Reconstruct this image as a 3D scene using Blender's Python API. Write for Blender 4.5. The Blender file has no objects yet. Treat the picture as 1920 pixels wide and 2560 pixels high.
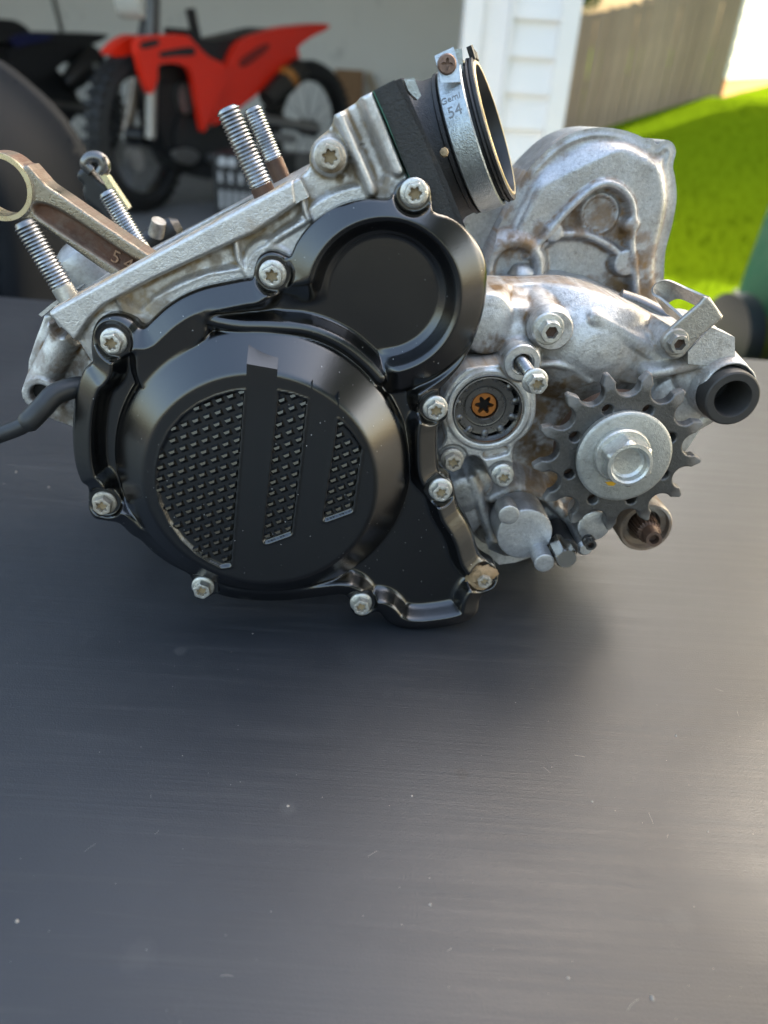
import bpy, math, random
import numpy as np
from mathutils import Matrix, Vector

# ------------------------------------------------------------------ camera, world, sun, exposure
SC = bpy.context.scene
COL = SC.collection
FPX, CX, CY = 1923.0, 960.0, 1280.0            # phone lens, in pixels of a 1920 x 2560 frame
PITCH, ROLL = math.radians(32.0), math.radians(3.7)
FWD = np.array([0, math.cos(PITCH), -math.sin(PITCH)])
UP0 = np.array([0, math.sin(PITCH), math.cos(PITCH)])
RT0 = np.array([1.0, 0, 0])
RT = RT0*math.cos(ROLL) + UP0*math.sin(ROLL)
UP = -RT0*math.sin(ROLL) + UP0*math.cos(ROLL)
def ray(px, py): return FWD + RT*((px-CX)/FPX) - UP*((py-CY)/FPX)
def nrm(v): v = np.asarray(v, float); return v/np.linalg.norm(v)
EY = nrm(ray(870, 285)); EX = nrm(np.cross(EY, [0, 0, 1])); EZ = np.cross(EX, EY)   # engine axes
DN = 0.325
_r = ray(1010, 1574); _t = DN/float(_r @ EY)
CAM_H = float(-_t*_r[2] + 0.001)
CAM = np.array([0, 0, CAM_H])
ORG = CAM + _t*_r                                # engine origin, on the table
EMAT = np.array([EX, EY, EZ])                    # world -> engine rotation
CE = EMAT @ (CAM-ORG)*1000.0                     # camera in engine millimetres

cd = bpy.data.cameras.new('camera'); cam = bpy.data.objects.new('camera', cd); COL.objects.link(cam)
cd.sensor_fit = 'VERTICAL'; cd.sensor_height = 9.8; cd.sensor_width = 7.35; cd.lens = FPX/2560*9.8
cd.clip_start = 0.01; cd.clip_end = 400
cam.matrix_world = Matrix(((RT[0], UP[0], -FWD[0], CAM[0]), (RT[1], UP[1], -FWD[1], CAM[1]), (RT[2], UP[2], -FWD[2], CAM[2]), (0, 0, 0, 1)))
cd.dof.use_dof = True; cd.dof.focus_distance = 0.345; cd.dof.aperture_fstop = 1.9
SC.camera = cam

SUN_AZ = math.radians(60)     # measured from +Y towards +X
SUN_EL = math.radians(42)
w = bpy.data.worlds.new('World'); SC.world = w; w.use_nodes = True
nt = w.node_tree; bg = nt.nodes['Background']
sky = nt.nodes.new('ShaderNodeTexSky'); sky.sky_type = 'NISHITA'; sky.sun_disc = False
sky.sun_elevation = SUN_EL; sky.sun_rotation = SUN_AZ; sky.air_density = 1.7; sky.dust_density = 5.5; sky.ozone_density = 2.0
nt.links.new(sky.outputs[0], bg.inputs[0]); bg.inputs[1].default_value = 0.15
sd = bpy.data.lights.new('sun', 'SUN'); sd.energy = 4.0; sd.angle = math.radians(0.6); sd.color = (1.0, 0.93, 0.82)
so = bpy.data.objects.new('sun', sd); COL.objects.link(so)
SDIR = np.array([math.sin(SUN_AZ)*math.cos(SUN_EL), math.cos(SUN_AZ)*math.cos(SUN_EL), math.sin(SUN_EL)])
so.rotation_euler = Vector(SDIR).to_track_quat('Z', 'Y').to_euler(); so.location = (0, 0, 12)
SC.view_settings.view_transform = 'Standard'; SC.view_settings.look = 'None'
SC.view_settings.exposure = 2.28; SC.view_settings.gamma = 1.0
SC.view_settings.use_white_balance = True; SC.view_settings.white_balance_temperature = 6750   # camera set for open shade
SC.render.engine = 'CYCLES'
SC.cycles.use_denoising = True
SC.cycles.max_bounces = 8; SC.cycles.glossy_bounces = 4; SC.cycles.caustics_reflective = False; SC.cycles.caustics_refractive = False
SC.cycles.sample_clamp_indirect = 6.0

rnd = random.Random(7)

# ------------------------------------------------------------------ projections
def U(px, py, y):
    """pixel -> (x, z) in engine millimetres on the engine plane at depth y"""
    d = EMAT @ ray(px, py); t = (y-CE[1])/d[1]
    return np.array([CE[0]+t*d[0], CE[2]+t*d[2]])
def U3(px, py, y): a = U(px, py, y); return np.array([a[0], y, a[1]])
def UP_(pts, y): return np.array([U(a, b, y) for a, b in pts])
def UR(px, py, r, y): return float(np.linalg.norm(U(px+r, py, y)-U(px-r, py, y)))/2
def W(px, py, y):
    """pixel -> world point on the vertical plane at world depth y"""
    d = ray(px, py); t = (y-CAM[1])/d[1]; return CAM + t*d
def WZ(px, py, z):
    d = ray(px, py); t = (z-CAM[2])/d[2]; return CAM + t*d

# ------------------------------------------------------------------ mesh helpers
def link(name, me, mat, parent=None, sharp=None):
    o = bpy.data.objects.new(name, me); COL.objects.link(o)
    for m in (mat if isinstance(mat, (list, tuple)) else [mat]):
        if len(me.materials) < (len(mat) if isinstance(mat, (list, tuple)) else 1): me.materials.append(m)
    if parent is not None: o.parent = parent
    return o
def mesh(name, V, F, mat, parent=None, sharp=35, scale=1.0, mi=None):
    me = bpy.data.meshes.new(name)
    me.from_pydata((np.asarray(V, float)*scale).tolist(), [], [list(map(int, f)) for f in F])
    me.update()
    me.polygons.foreach_set('use_smooth', [True]*len(me.polygons))
    if mi is not None: me.polygons.foreach_set('material_index', mi)
    if sharp: me.set_sharp_from_angle(angle=math.radians(sharp))
    return link(name, me, mat, parent)
def tag(o, label=None, cat=None, group=None, kind=None):
    if label: o['label'] = label
    if cat: o['category'] = cat
    if group: o['group'] = group
    if kind: o['kind'] = kind
    return o
def empty(name, loc=(0, 0, 0), rz=0.0, parent=None):
    o = bpy.data.objects.new(name, None); COL.objects.link(o); o.location = loc; o.rotation_euler = (0, 0, rz)
    o.empty_display_size = 0.05
    if parent is not None: o.parent = parent
    return o
class MB:
    """collects simple shapes into one mesh"""
    def __init__(s): s.V = []; s.F = []
    def add(s, V, F):
        n = len(s.V); s.V += [tuple(map(float, v)) for v in V]; s.F += [[i+n for i in f] for f in F]; return s
    def box(s, c, d, R=None):
        c = np.asarray(c, float); d = np.asarray(d, float)/2
        P = [np.array([x, y, z])*d for x in (-1, 1) for y in (-1, 1) for z in (-1, 1)]
        if R is not None: P = [R @ p for p in P]
        return s.add([c+p for p in P], [(0, 1, 3, 2), (4, 6, 7, 5), (0, 4, 5, 1), (2, 3, 7, 6), (0, 2, 6, 4), (1, 5, 7, 3)])
    def prism(s, poly, y0, y1, mp=None):
        """polygon in (a, b) extruded along the other axis; mp maps (a, y, b) to xyz"""
        n = len(poly); mp = mp or (lambda a, y, b: (a, y, b))
        V = [mp(a, y0, b) for a, b in poly]+[mp(a, y1, b) for a, b in poly]
        F = [list(range(n)), list(range(2*n-1, n-1, -1))]+[[i, i+n, (i+1) % n+n, (i+1) % n] for i in range(n)]
        return s.add(V, F)
    def lathe(s, prof, org, axis, n=48, cap=(True, True)):
        a = nrm(axis); t = np.array([0, 0, 1.0]) if abs(a[2]) < 0.9 else np.array([1.0, 0, 0])
        u = nrm(np.cross(t, a)); v = np.cross(a, u); org = np.asarray(org, float)
        V = []; F = []
        for h, r in prof:
            for k in range(n):
                q = 2*math.pi*k/n
                rr = r(q) if callable(r) else r
                V.append(org+a*h+(u*math.cos(q)+v*math.sin(q))*rr)
        m = len(prof)
        for i in range(m-1):
            for k in range(n):
                F.append([i*n+k, i*n+(k+1) % n, (i+1)*n+(k+1) % n, (i+1)*n+k])
        if cap[0]: F.append([k for k in range(n)][::-1])
        if cap[1]: F.append([(m-1)*n+k for k in range(n)])
        return s.add(V, F)
    def tube(s, path, rad, n=20, cap=True):
        P = np.asarray(path, float); m = len(P)
        T = np.gradient(P, axis=0); T /= np.linalg.norm(T, axis=1)[:, None]
        u = nrm(np.cross(T[0], [0.31, 0.22, 0.93])); V = []; F = []
        for i in range(m):
            u = nrm(u-T[i]*(u @ T[i])); v = np.cross(T[i], u)
            r = rad[i] if hasattr(rad, '__len__') else rad
            for k in range(n):
                q = 2*math.pi*k/n; V.append(P[i]+(u*math.cos(q)+v*math.sin(q))*r)
        for i in range(m-1):
            for k in range(n): F.append([i*n+k, i*n+(k+1) % n, (i+1)*n+(k+1) % n, (i+1)*n+k])
        if cap: F.append(list(range(n))[::-1]); F.append([(m-1)*n+k for k in range(n)])
        return s.add(V, F)
    def build(s, name, mat, parent=None, scale=1.0, sharp=35): return mesh(name, s.V, s.F, mat, parent, sharp, scale)
MM = 0.001
def catmull(P, sub=6, closed=True):
    P = np.asarray(P, float); n = len(P); out = []
    for i in range(n if closed else n-1):
        if closed: a, b, c, d = P[i-1], P[i], P[(i+1) % n], P[(i+2) % n]
        else: a, b, c, d = P[max(i-1, 0)], P[i], P[i+1], P[min(i+2, n-1)]
        for k in range(sub):
            t = k/sub
            out.append(0.5*((2*b)+(c-a)*t+(2*a-5*b+4*c-d)*t*t+(3*b-a-3*c+d)*t**3))
    if not closed: out.append(P[-1])
    return np.array(out)
def seg_dist(X, Z, A, B):
    d = B-A; L = d @ d+1e-12
    t = np.clip(((X-A[0])*d[0]+(Z-A[1])*d[1])/L, 0, 1)
    return np.hypot(X-A[0]-t*d[0], Z-A[1]-t*d[1]), t
def dline(X, Z, P):
    D = np.full(X.shape, 1e9)
    for i in range(len(P)-1): D = np.minimum(D, seg_dist(X, Z, P[i], P[i+1])[0])
    return D
def sdf(X, Z, P):
    """signed distance to a closed polygon, negative inside"""
    D = np.full(X.shape, 1e9); inside = np.zeros(X.shape, bool); n = len(P)
    for i in range(n):
        A = P[i]; B = P[(i+1) % n]
        D = np.minimum(D, seg_dist(X, Z, A, B)[0])
        if A[1] != B[1]:
            c = ((A[1] > Z) != (B[1] > Z)) & (X < (B[0]-A[0])*(Z-A[1])/(B[1]-A[1])+A[0]); inside ^= c
    return np.where(inside, -D, D)
def sst(a, b, x): t = np.clip((x-a)/(b-a), 0, 1); return t*t*(3-2*t)
def smax(a, b, k): h = np.clip(0.5+0.5*(a-b)/k, 0, 1); return b*(1-h)+a*h+k*h*(1-h)
def smin(a, b, k): return -smax(-a, -b, k)
def smooth_prof(x, pts, w=0.6):
    xs = np.array([p[0] for p in pts], float); ys = np.array([p[1] for p in pts], float)
    g = np.arange(xs[0]-3*w, xs[-1]+3*w, w/6); v = np.interp(g, xs, ys)
    k = np.hanning(15); k /= k.sum(); v = np.convolve(np.pad(v, 7, 'edge'), k, 'valid')
    return np.interp(x, g, v)
def fnoise(X, Z, s, seed=0):
    """cheap smooth value noise"""
    r = np.random.RandomState(seed); T = r.rand(64, 64)
    x = X/s; z = Z/s; i = np.floor(x).astype(int); j = np.floor(z).astype(int); u = x-i; v = z-j
    u = u*u*(3-2*u); v = v*v*(3-2*v); g = lambda a, b: T[a % 64, b % 64]
    return (g(i, j)*(1-u)+g(i+1, j)*u)*(1-v)+(g(i, j+1)*(1-u)+g(i+1, j+1)*u)*v
def relief(name, sd, box, res, hf, y0, yb, mat, parent, mp=None, attr=None, sharp=None, wall=True, scale=MM, pack=1.0):
    """a cast part: outline from a signed distance, face from a height function, sides back to depth yb"""
    x0, x1, z0, z1 = box
    nx = int((x1-x0)/res)+2; nz = int((z1-z0)/res)+2
    gx = x0+np.arange(nx)*res; gz = z0+np.arange(nz)*res
    X, Z = np.meshgrid(gx, gz, indexing='ij'); D = sd(X, Z)
    inn = D < 0
    cell = (inn[:-1, :-1] | inn[1:, :-1] | inn[1:, 1:] | inn[:-1, 1:])
    used = np.zeros_like(inn)
    used[:-1, :-1] |= cell; used[1:, :-1] |= cell; used[1:, 1:] |= cell; used[:-1, 1:] |= cell
    for _ in range(2):
        gX, gZ = np.gradient(D, res); m = (D > 0) & used
        if _ == 1: D2 = sd(X, Z); 
        else: D2 = D
        q = np.maximum(gX**2+gZ**2, 0.25)
        X = np.where(m, X-D2*gX/q, X); Z = np.where(m, Z-D2*gZ/q, Z)
    D = np.minimum(np.where(m, 0.0, D), 0)
    Hh = hf(X, Z, -D)
    idx = -np.ones(inn.shape, int); idx[used] = np.arange(used.sum())
    ci, cj = np.nonzero(cell)
    Q = np.stack([idx[ci, cj], idx[ci+1, cj], idx[ci+1, cj+1], idx[ci, cj+1]], 1)
    A = X[used]; B = Z[used]; Y = y0-Hh[used]
    # boundary edges
    E = np.concatenate([Q[:, [0, 1]], Q[:, [1, 2]], Q[:, [2, 3]], Q[:, [3, 0]]])
    key = np.sort(E, 1); key = key[:, 0].astype(np.int64)*len(A)+key[:, 1]
    u_, first, cnt = np.unique(key, return_index=True, return_counts=True)
    be = E[first[cnt == 1]]
    n = len(A); bv = np.unique(be); remap = -np.ones(n, int); remap[bv] = np.arange(len(bv)); nb = len(bv)
    if wall:
        V = np.concatenate([np.stack([A, Y, B], 1), np.stack([A[bv], Y[bv], B[bv]], 1), np.stack([A[bv], np.full(nb, float(yb)), B[bv]], 1)])
        WF = np.stack([n+remap[be[:, 1]], n+remap[be[:, 0]], n+nb+remap[be[:, 0]], n+nb+remap[be[:, 1]]], 1)
        Fa = np.concatenate([Q, WF])
    else: V = np.stack([A, Y, B], 1); Fa = Q
    if mp is not None: V = mp(V)
    V = V*scale
    me = bpy.data.meshes.new(name)
    me.vertices.add(len(V)); me.vertices.foreach_set('co', V.astype(np.float32).ravel())
    me.loops.add(len(Fa)*4); me.loops.foreach_set('vertex_index', Fa.astype(np.int32).ravel())
    me.polygons.add(len(Fa)); me.polygons.foreach_set('loop_start', np.arange(0, len(Fa)*4, 4, dtype=np.int32))
    me.update(); me.validate()
    me.polygons.foreach_set('use_smooth', [True]*len(me.polygons))
    if attr is not None:
        def blur(Q, s):
            k_ = np.hanning(2*s+3)[1:-1]; k_ /= k_.sum()
            Q = np.apply_along_axis(lambda v_: np.convolve(np.pad(v_, s, 'edge'), k_, 'valid'), 0, Q)
            return np.apply_along_axis(lambda v_: np.convolve(np.pad(v_, s, 'edge'), k_, 'valid'), 1, Q)
        s_ = max(2, int(2.6/res)); wt = blur(used.astype(float), s_); cav = blur(np.where(used, Hh, 0), s_)/np.maximum(wt, .05)-Hh
        cav = np.clip(cav[used]/0.9, 0, 1)*np.clip(fnoise(A, B, 2.3, 21)*1.3+fnoise(A, B, 7.0, 22)*0.8-0.35, 0, 1)*pack
        a = me.attributes.new('dirt', 'FLOAT', 'POINT'); v = np.zeros(len(me.vertices), np.float32)
        vv = np.maximum(attr(A, B), cav); v[:n] = vv
        if wall: v[n:n+nb] = vv[bv]; v[n+nb:n+2*nb] = vv[bv]
        a.data.foreach_set('value', v)
    if sharp: me.set_sharp_from_angle(angle=math.radians(sharp))
    return link(name, me, mat, parent)
def bbox(P, m=2): P = np.asarray(P); return (P[:, 0].min()-m, P[:, 0].max()+m, P[:, 1].min()-m, P[:, 1].max()+m)
def edge(t, r): q = np.clip(r-t, 0, r); return -(r-np.sqrt(np.maximum(r*r-q*q, 0)))   # rounded border

# ------------------------------------------------------------------ materials
class NT:
    def __init__(s, name):
        s.m = bpy.data.materials.new(name); s.m.use_nodes = True; s.t = s.m.node_tree; s.n = s.t.nodes
        s.b = s.n['Principled BSDF']; s.tc = s.n.new('ShaderNodeTexCoord').outputs['Object']
    def L(s, a, b): s.t.links.new(a, b)
    def mapd(s, sc=(1, 1, 1), rot=(0, 0, 0), vec=None):
        m = s.n.new('ShaderNodeMapping'); s.L(vec or s.tc, m.inputs[0]); m.inputs['Scale'].default_value = sc; m.inputs['Rotation'].default_value = rot; return m.outputs[0]
    def noise(s, scale, det=4, rough=0.55, vec=None, dist=0):
        k = s.n.new('ShaderNodeTexNoise'); s.L(vec or s.tc, k.inputs['Vector']); k.inputs['Scale'].default_value = scale
        k.inputs['Detail'].default_value = det; k.inputs['Roughness'].default_value = rough; k.inputs['Distortion'].default_value = dist; return k.outputs[0]
    def voro(s, scale, vec=None, out='Distance'):
        k = s.n.new('ShaderNodeTexVoronoi'); s.L(vec or s.tc, k.inputs['Vector']); k.inputs['Scale'].default_value = scale; return k.outputs[out]
    def ramp(s, x, a, b, lo=0.0, hi=1.0):
        k = s.n.new('ShaderNodeMapRange'); k.clamp = True; s.L(x, k.inputs[0]); k.inputs[1].default_value = a; k.inputs[2].default_value = b; k.inputs[3].default_value = lo; k.inputs[4].default_value = hi; return k.outputs[0]
    def math(s, op, a, b):
        k = s.n.new('ShaderNodeMath'); k.operation = op; k.use_clamp = op in ('ADD', 'MULTIPLY')
        for i, v in enumerate((a, b)):
            if isinstance(v, (int, float)): k.inputs[i].default_value = v
            else: s.L(v, k.inputs[i])
        return k.outputs[0]
    def mix(s, f, a, b):
        k = s.n.new('ShaderNodeMix'); k.data_type = 'RGBA'
        if isinstance(f, (int, float)): k.inputs[0].default_value = f
        else: s.L(f, k.inputs[0])
        for i, v in ((6, a), (7, b)):
            if isinstance(v, tuple): k.inputs[i].default_value = (*v, 1)
            else: s.L(v, k.inputs[i])
        return k.outputs[2]
    def mixf(s, f, a, b):
        k = s.n.new('ShaderNodeMix'); k.data_type = 'FLOAT'
        for i, v in ((0, f), (2, a), (3, b)):
            if isinstance(v, (int, float)): k.inputs[i].default_value = v
            else: s.L(v, k.inputs[i])
        return k.outputs[0]
    def attr(s, name):
        k = s.n.new('ShaderNodeAttribute'); k.attribute_name = name; return k.outputs['Fac']
    def set(s, **kw):
        for k, v in kw.items():
            k = k.replace('_', ' ')
            if isinstance(v, tuple): s.b.inputs[k].default_value = (*v, 1)
            elif isinstance(v, (int, float)): s.b.inputs[k].default_value = v
            else: s.L(v, s.b.inputs[k])
        return s
    def bump(s, h, strength=0.3, dist=0.0005):
        k = s.n.new('ShaderNodeBump'); k.inputs['Strength'].default_value = strength; k.inputs['Distance'].default_value = dist
        s.L(h, k.inputs['Height'])
        if s.b.inputs['Normal'].is_linked: s.L(s.b.inputs['Normal'].links[0].from_socket, k.inputs['Normal'])
        s.L(k.outputs[0], s.b.inputs['Normal']); return s

def m_simple(name, col, rough=0.5, metal=0.0, var=0.15, sc=200, bump=0.0, bsc=800, bdist=0.0003, spec=0.5):
    k = NT(name); n = k.noise(sc, 4); k.b.inputs['Specular IOR Level'].default_value = spec
    c2 = tuple(min(1, x*(1-var)) for x in col); c1 = tuple(min(1, x*(1+var)) for x in col)
    k.set(Base_Color=k.mix(n, c1, c2), Roughness=k.ramp(k.noise(sc*2.3, 3), 0.2, 0.8, max(0.02, rough-0.1), min(1, rough+0.1)), Metallic=metal)
    if bump: k.bump(k.noise(bsc, 3), bump, bdist)
    return k.m
def m_cast(name, col=(0.60, 0.60, 0.585), rough=0.42, metal=0.75, dirt=(0.30, 0.21, 0.12), grime=0.5, thr=0.56, bsc=1500, attr=True):
    """cast or machined aluminium with tan dirt, dark grime and scuffs"""
    k = NT(name)
    n1 = k.noise(38, 6, 0.62); n2 = k.noise(160, 5, 0.65); n3 = k.noise(900, 3)
    base = k.mix(k.ramp(k.noise(620, 6, 0.7), 0.35, 0.68), col, tuple(c*0.76 for c in col))
    gr = k.ramp(k.noise(330, 8, 0.8), 0.52, 0.70)
    base = k.mix(k.ramp(k.noise(75, 7, 0.7), 0.50, 0.68, 0, grime*0.8), base, tuple(c*0.42 for c in (col[0], col[1]*0.96, col[2]*0.88)))
    base = k.mix(k.math('MULTIPLY', gr, grime*0.8), base, (0.11, 0.09, 0.07))
    d = k.ramp(n1, thr, thr+0.16, 0, 0.75)
    if attr: d = k.math('ADD', d, k.math('MULTIPLY', k.math('MULTIPLY', k.attr('dirt'), 0.999), k.ramp(n2, 0.2, 0.55, 0.55, 1.0)))
    dc = k.mix(k.ramp(k.noise(95, 4), 0.3, 0.7), dirt, (dirt[0]*0.45, dirt[1]*0.42, dirt[2]*0.4))
    k.set(Base_Color=k.mix(d, base, dc), Metallic=k.mixf(d, metal, 0.0), Roughness=k.mixf(d, k.ramp(n2, 0.2, 0.8, rough-0.1, rough+0.16), 0.85))
    k.bump(n3, 0.5, 0.0004).bump(k.noise(bsc*1.3, 2), 0.5, 0.00035)
    return k.m

M = {}
def black_paint(name, speck=True):
    k = NT(name); n = k.noise(22, 5, 0.6)
    haze = k.ramp(k.noise(55, 6, 0.7), 0.5, 0.8, 0, 0.35)
    base = k.mix(haze, (0.0011, 0.0012, 0.0014), (0.0042, 0.0042, 0.0044))
    if speck:
        v = k.voro(520, out='Distance'); vc = k.voro(520, out='Color')
        sep = k.n.new('ShaderNodeSeparateColor'); k.L(vc, sep.inputs[0])
        sp = k.math('MULTIPLY', k.math('MULTIPLY', k.ramp(v, 0.17, 0.09), k.ramp(k.noise(16, 3), 0.42, 0.62)), k.ramp(sep.outputs[0], 0.90, 0.91))
        base = k.mix(sp, base, (0.45, 0.44, 0.42))
        v2 = k.voro(60, out='Distance'); c2 = k.voro(60, out='Color'); s2 = k.n.new('ShaderNodeSeparateColor'); k.L(c2, s2.inputs[0])
        spot = k.math('MULTIPLY', k.ramp(v2, 0.2, 0.14), k.ramp(s2.outputs[1], 0.93, 0.94))
        base = k.mix(k.math('MULTIPLY', spot, 0.4), base, (0.03, 0.03, 0.031))
    k.set(Base_Color=base, Roughness=k.ramp(n, 0.25, 0.75, 0.17, 0.27), Specular_IOR_Level=1.0)
    k.bump(k.noise(1300, 2), 0.09, 0.0002)
    sm = k.mapd((14, 14, 240), (0.3, 0.5, 0.2)); k.bump(k.noise(6, 4, 0.6, sm), 0.05, 0.0002)
    return k.m
M['cover'] = black_paint('black_cover_paint')
M['cast'] = m_cast('cast_aluminium', (0.70, 0.69, 0.67), 0.38, 0.78, dirt=(0.40, 0.30, 0.17), thr=0.61, grime=0.4)
M['muddy'] = m_cast('muddy_aluminium', (0.50, 0.47, 0.42), 0.5, 0.4, dirt=(0.25, 0.14, 0.065), grime=0.8, thr=0.30)
M['mach'] = m_cast('machined_aluminium', (0.66, 0.66, 0.65), 0.33, 0.88, grime=0.35, thr=0.66)
M['dirty'] = m_cast('dirty_aluminium', (0.66, 0.65, 0.63), 0.40, 0.75, dirt=(0.27, 0.165, 0.075), grime=0.75, thr=0.575)
M['clutch'] = m_cast('clutch_cover_aluminium', (0.52, 0.525, 0.53), 0.33, 0.78, dirt=(0.33, 0.195, 0.085), grime=0.6, thr=0.60)
M['zinc'] = m_cast('zinc_bolt', (0.66, 0.65, 0.60), 0.30, 0.8, dirt=(0.42, 0.35, 0.22), grime=0.3, thr=0.64, attr=False)
M['zincd'] = m_cast('soiled_bolt', (0.52, 0.47, 0.39), 0.42, 0.6, dirt=(0.33, 0.23, 0.13), grime=0.6, thr=0.47, attr=False)
M['dirtfill'] = m_simple('dried_mud', (0.42, 0.31, 0.18), 0.9, 0, 0.3, 500, 0.5, 1500, 0.0004)
M['mud'] = m_simple('sandy_mud', (0.36, 0.24, 0.13), 0.95, 0, 0.35, 300, 0.9, 900, 0.0012)
def m_thread():
    k = NT('stud_steel'); n = k.noise(120, 5)
    k.set(Base_Color=k.mix(k.ramp(n, 0.35, 0.7), (0.38, 0.385, 0.39), (0.13, 0.13, 0.13)), Metallic=1.0, Roughness=k.ramp(n, 0.3, 0.7, 0.20, 0.36)); return k.m
M['stud'] = m_thread()
M['rust'] = m_simple('browned_steel', (0.11, 0.065, 0.045), 0.5, 0.5, 0.5, 240, 0.4, 900)
M['steel'] = m_simple('bright_steel', (0.55, 0.54, 0.52), 0.22, 1.0, 0.12, 150)
M['dsteel'] = m_simple('dark_steel', (0.16, 0.155, 0.15), 0.3, 0.9, 0.25, 150)
M['black'] = m_simple('black_void', (0.004, 0.004, 0.004), 0.6)
M['rubber'] = m_cast('boot_rubber', (0.020, 0.019, 0.019), 0.5, 0.0, dirt=(0.10, 0.08, 0.06), grime=0.2, thr=0.60, attr=False)
M['plasticb'] = m_cast('insulator_plastic', (0.024, 0.025, 0.027), 0.36, 0.0, dirt=(0.07, 0.065, 0.06), grime=0.2, thr=0.62, attr=False)
M['hose'] = m_simple('hose_rubber', (0.018, 0.019, 0.020), 0.42, 0, 0.25, 80, 0.15, 1200)
M['gold'] = m_simple('lip_rim_light', (0.60, 0.46, 0.24), 0.35, 0.6, 0.25, 300)  # warm rim light on the boot mouth, painted as lip colour
M['copper'] = m_simple('copper_plug', (0.52, 0.20, 0.055), 0.38, 0.8, 0.2, 300)
M['clampm'] = m_cast('clamp_band_zinc', (0.50, 0.54, 0.54), 0.32, 0.85, dirt=(0.2, 0.18, 0.14), grime=0.35, thr=0.66, attr=False)
M['engrave'] = m_simple('engraved_dark', (0.23, 0.235, 0.23), 0.5, 0.3)
M['rod'] = m_cast('rod_forged_steel', (0.34, 0.295, 0.23), 0.24, 1.0, dirt=(0.17, 0.075, 0.04), grime=0.3, thr=0.72)
M['rodring'] = m_simple('rod_ring_brass', (0.58, 0.52, 0.36), 0.3, 0.9, 0.15, 140)
M['sprocket'] = m_cast('sprocket_steel', (0.135, 0.132, 0.128), 0.34, 0.8, dirt=(0.34, 0.32, 0.29), grime=0.25, thr=0.70)
M['washer'] = m_cast('washer_zinc', (0.50, 0.50, 0.465), 0.40, 0.7, dirt=(0.16, 0.13, 0.09), grime=0.45, thr=0.64, attr=False)
M['yellow'] = m_simple('yellow_paint_mark', (0.62, 0.33, 0.02), 0.5)
M['bush'] = m_simple('bushing_black', (0.045, 0.041, 0.037), 0.55, 0.3, 0.3, 140, 0.1)
M['gasket'] = m_simple('green_gasket', (0.05, 0.16, 0.11), 0.6, 0, 0.4, 300)
M['pump'] = m_cast('pump_cover_aluminium', (0.56, 0.56, 0.56), 0.36, 0.75, grime=0.3, thr=0.70)
M['strap'] = m_cast('bracket_sheet', (0.46, 0.44, 0.40), 0.33, 0.8, dirt=(0.20, 0.15, 0.09), grime=0.5, thr=0.55, attr=False)
# ------------------------------------------------------------------ setting: table, ground, garage, lawn, fence
def struct(o): o['kind'] = 'structure'; return o
FLOOR = -0.60
def m_table():
    k = NT('table_laminate')
    st = k.mapd((1.2, 26, 26)); n1 = k.noise(9, 5, 0.6, st); n2 = k.noise(14, 5, 0.6); fine = k.noise(1250, 2, 0.5)
    base = k.mix(k.ramp(n2, 0.35, 0.7), (0.0150, 0.0178, 0.0225), (0.0205, 0.0238, 0.029))
    base = k.mix(k.ramp(n1, 0.54, 0.75, 0, 0.5), base, (0.034, 0.0375, 0.043))
    sm = k.ramp(k.noise(30, 6, 0.75), 0.62, 0.82, 0, 0.18); base = k.mix(sm, base, (0.11, 0.11, 0.11))
    k.set(Base_Color=base, Roughness=k.ramp(n1, 0.3, 0.75, 0.35, 0.49), Specular_IOR_Level=0.46)
    for px, py, rad, col, am in ((1157, 1935, .0034, (0.008, 0.009, 0.011), .6), (722, 2020, .0042, (0.10, 0.10, 0.10), .15), (450, 1628, .004, (0.09, 0.09, 0.09), .25), (1700, 2300, .006, (0.09, 0.09, 0.09), .08), (350, 2390, .007, (0.10, 0.10, 0.10), .08)):
        p = WZ(px, py, 0); vd = k.n.new('ShaderNodeVectorMath'); vd.operation = 'DISTANCE'; wob = k.n.new('ShaderNodeVectorMath'); wob.operation = 'MULTIPLY_ADD'; nz = k.n.new('ShaderNodeTexNoise'); nz.inputs['Scale'].default_value = 300; k.L(k.tc, nz.inputs['Vector']); k.L(nz.outputs['Color'], wob.inputs[0]); wob.inputs[1].default_value = (rad, rad, 0); k.L(k.tc, wob.inputs[2]); k.L(wob.outputs[0], vd.inputs[0]); vd.inputs[1].default_value = (p[0]+rad*.5, p[1]+rad*.5, 0)
        base = k.mix(k.ramp(vd.outputs['Value'], rad, rad*.5, 0, am), base, col)
    k.set(Base_Color=base)
    k.bump(fine, 0.30, 0.00035)
    sc = k.mapd((5, 420, 1)); k.bump(k.noise(1.6, 4, 0.7, sc), 0.26, 0.0005)
    return k.m
e0 = WZ(0, 740, 0); e1 = WZ(1838, 893, 0); ed = nrm(e1-e0)
tl = e0-ed*0.75; tr = e1+ed*0.55; fwd_ = np.array([ed[1], -ed[0], 0])
def m_edge(n): return n
quad = [tl, tr, tr+fwd_*1.05, tl+fwd_*1.05]
V = [(p[0], p[1], z) for z, ins in ((0, 0.004), (-0.004, 0), (-0.034, 0)) for p in [q+nrm(np.mean(quad, 0)-q)*ins for q in quad]]
F = [[3, 2, 1, 0], [8, 9, 10, 11]]+[[a*4+i, a*4+(i+1) % 4, (a+1)*4+(i+1) % 4, (a+1)*4+i] for a in (0, 1) for i in range(4)]
table = mesh('work_table', V, F, m_table(), None, 60)
tag(table, 'dark grey laminate table top with faint streaks under the engine', 'table')

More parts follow.
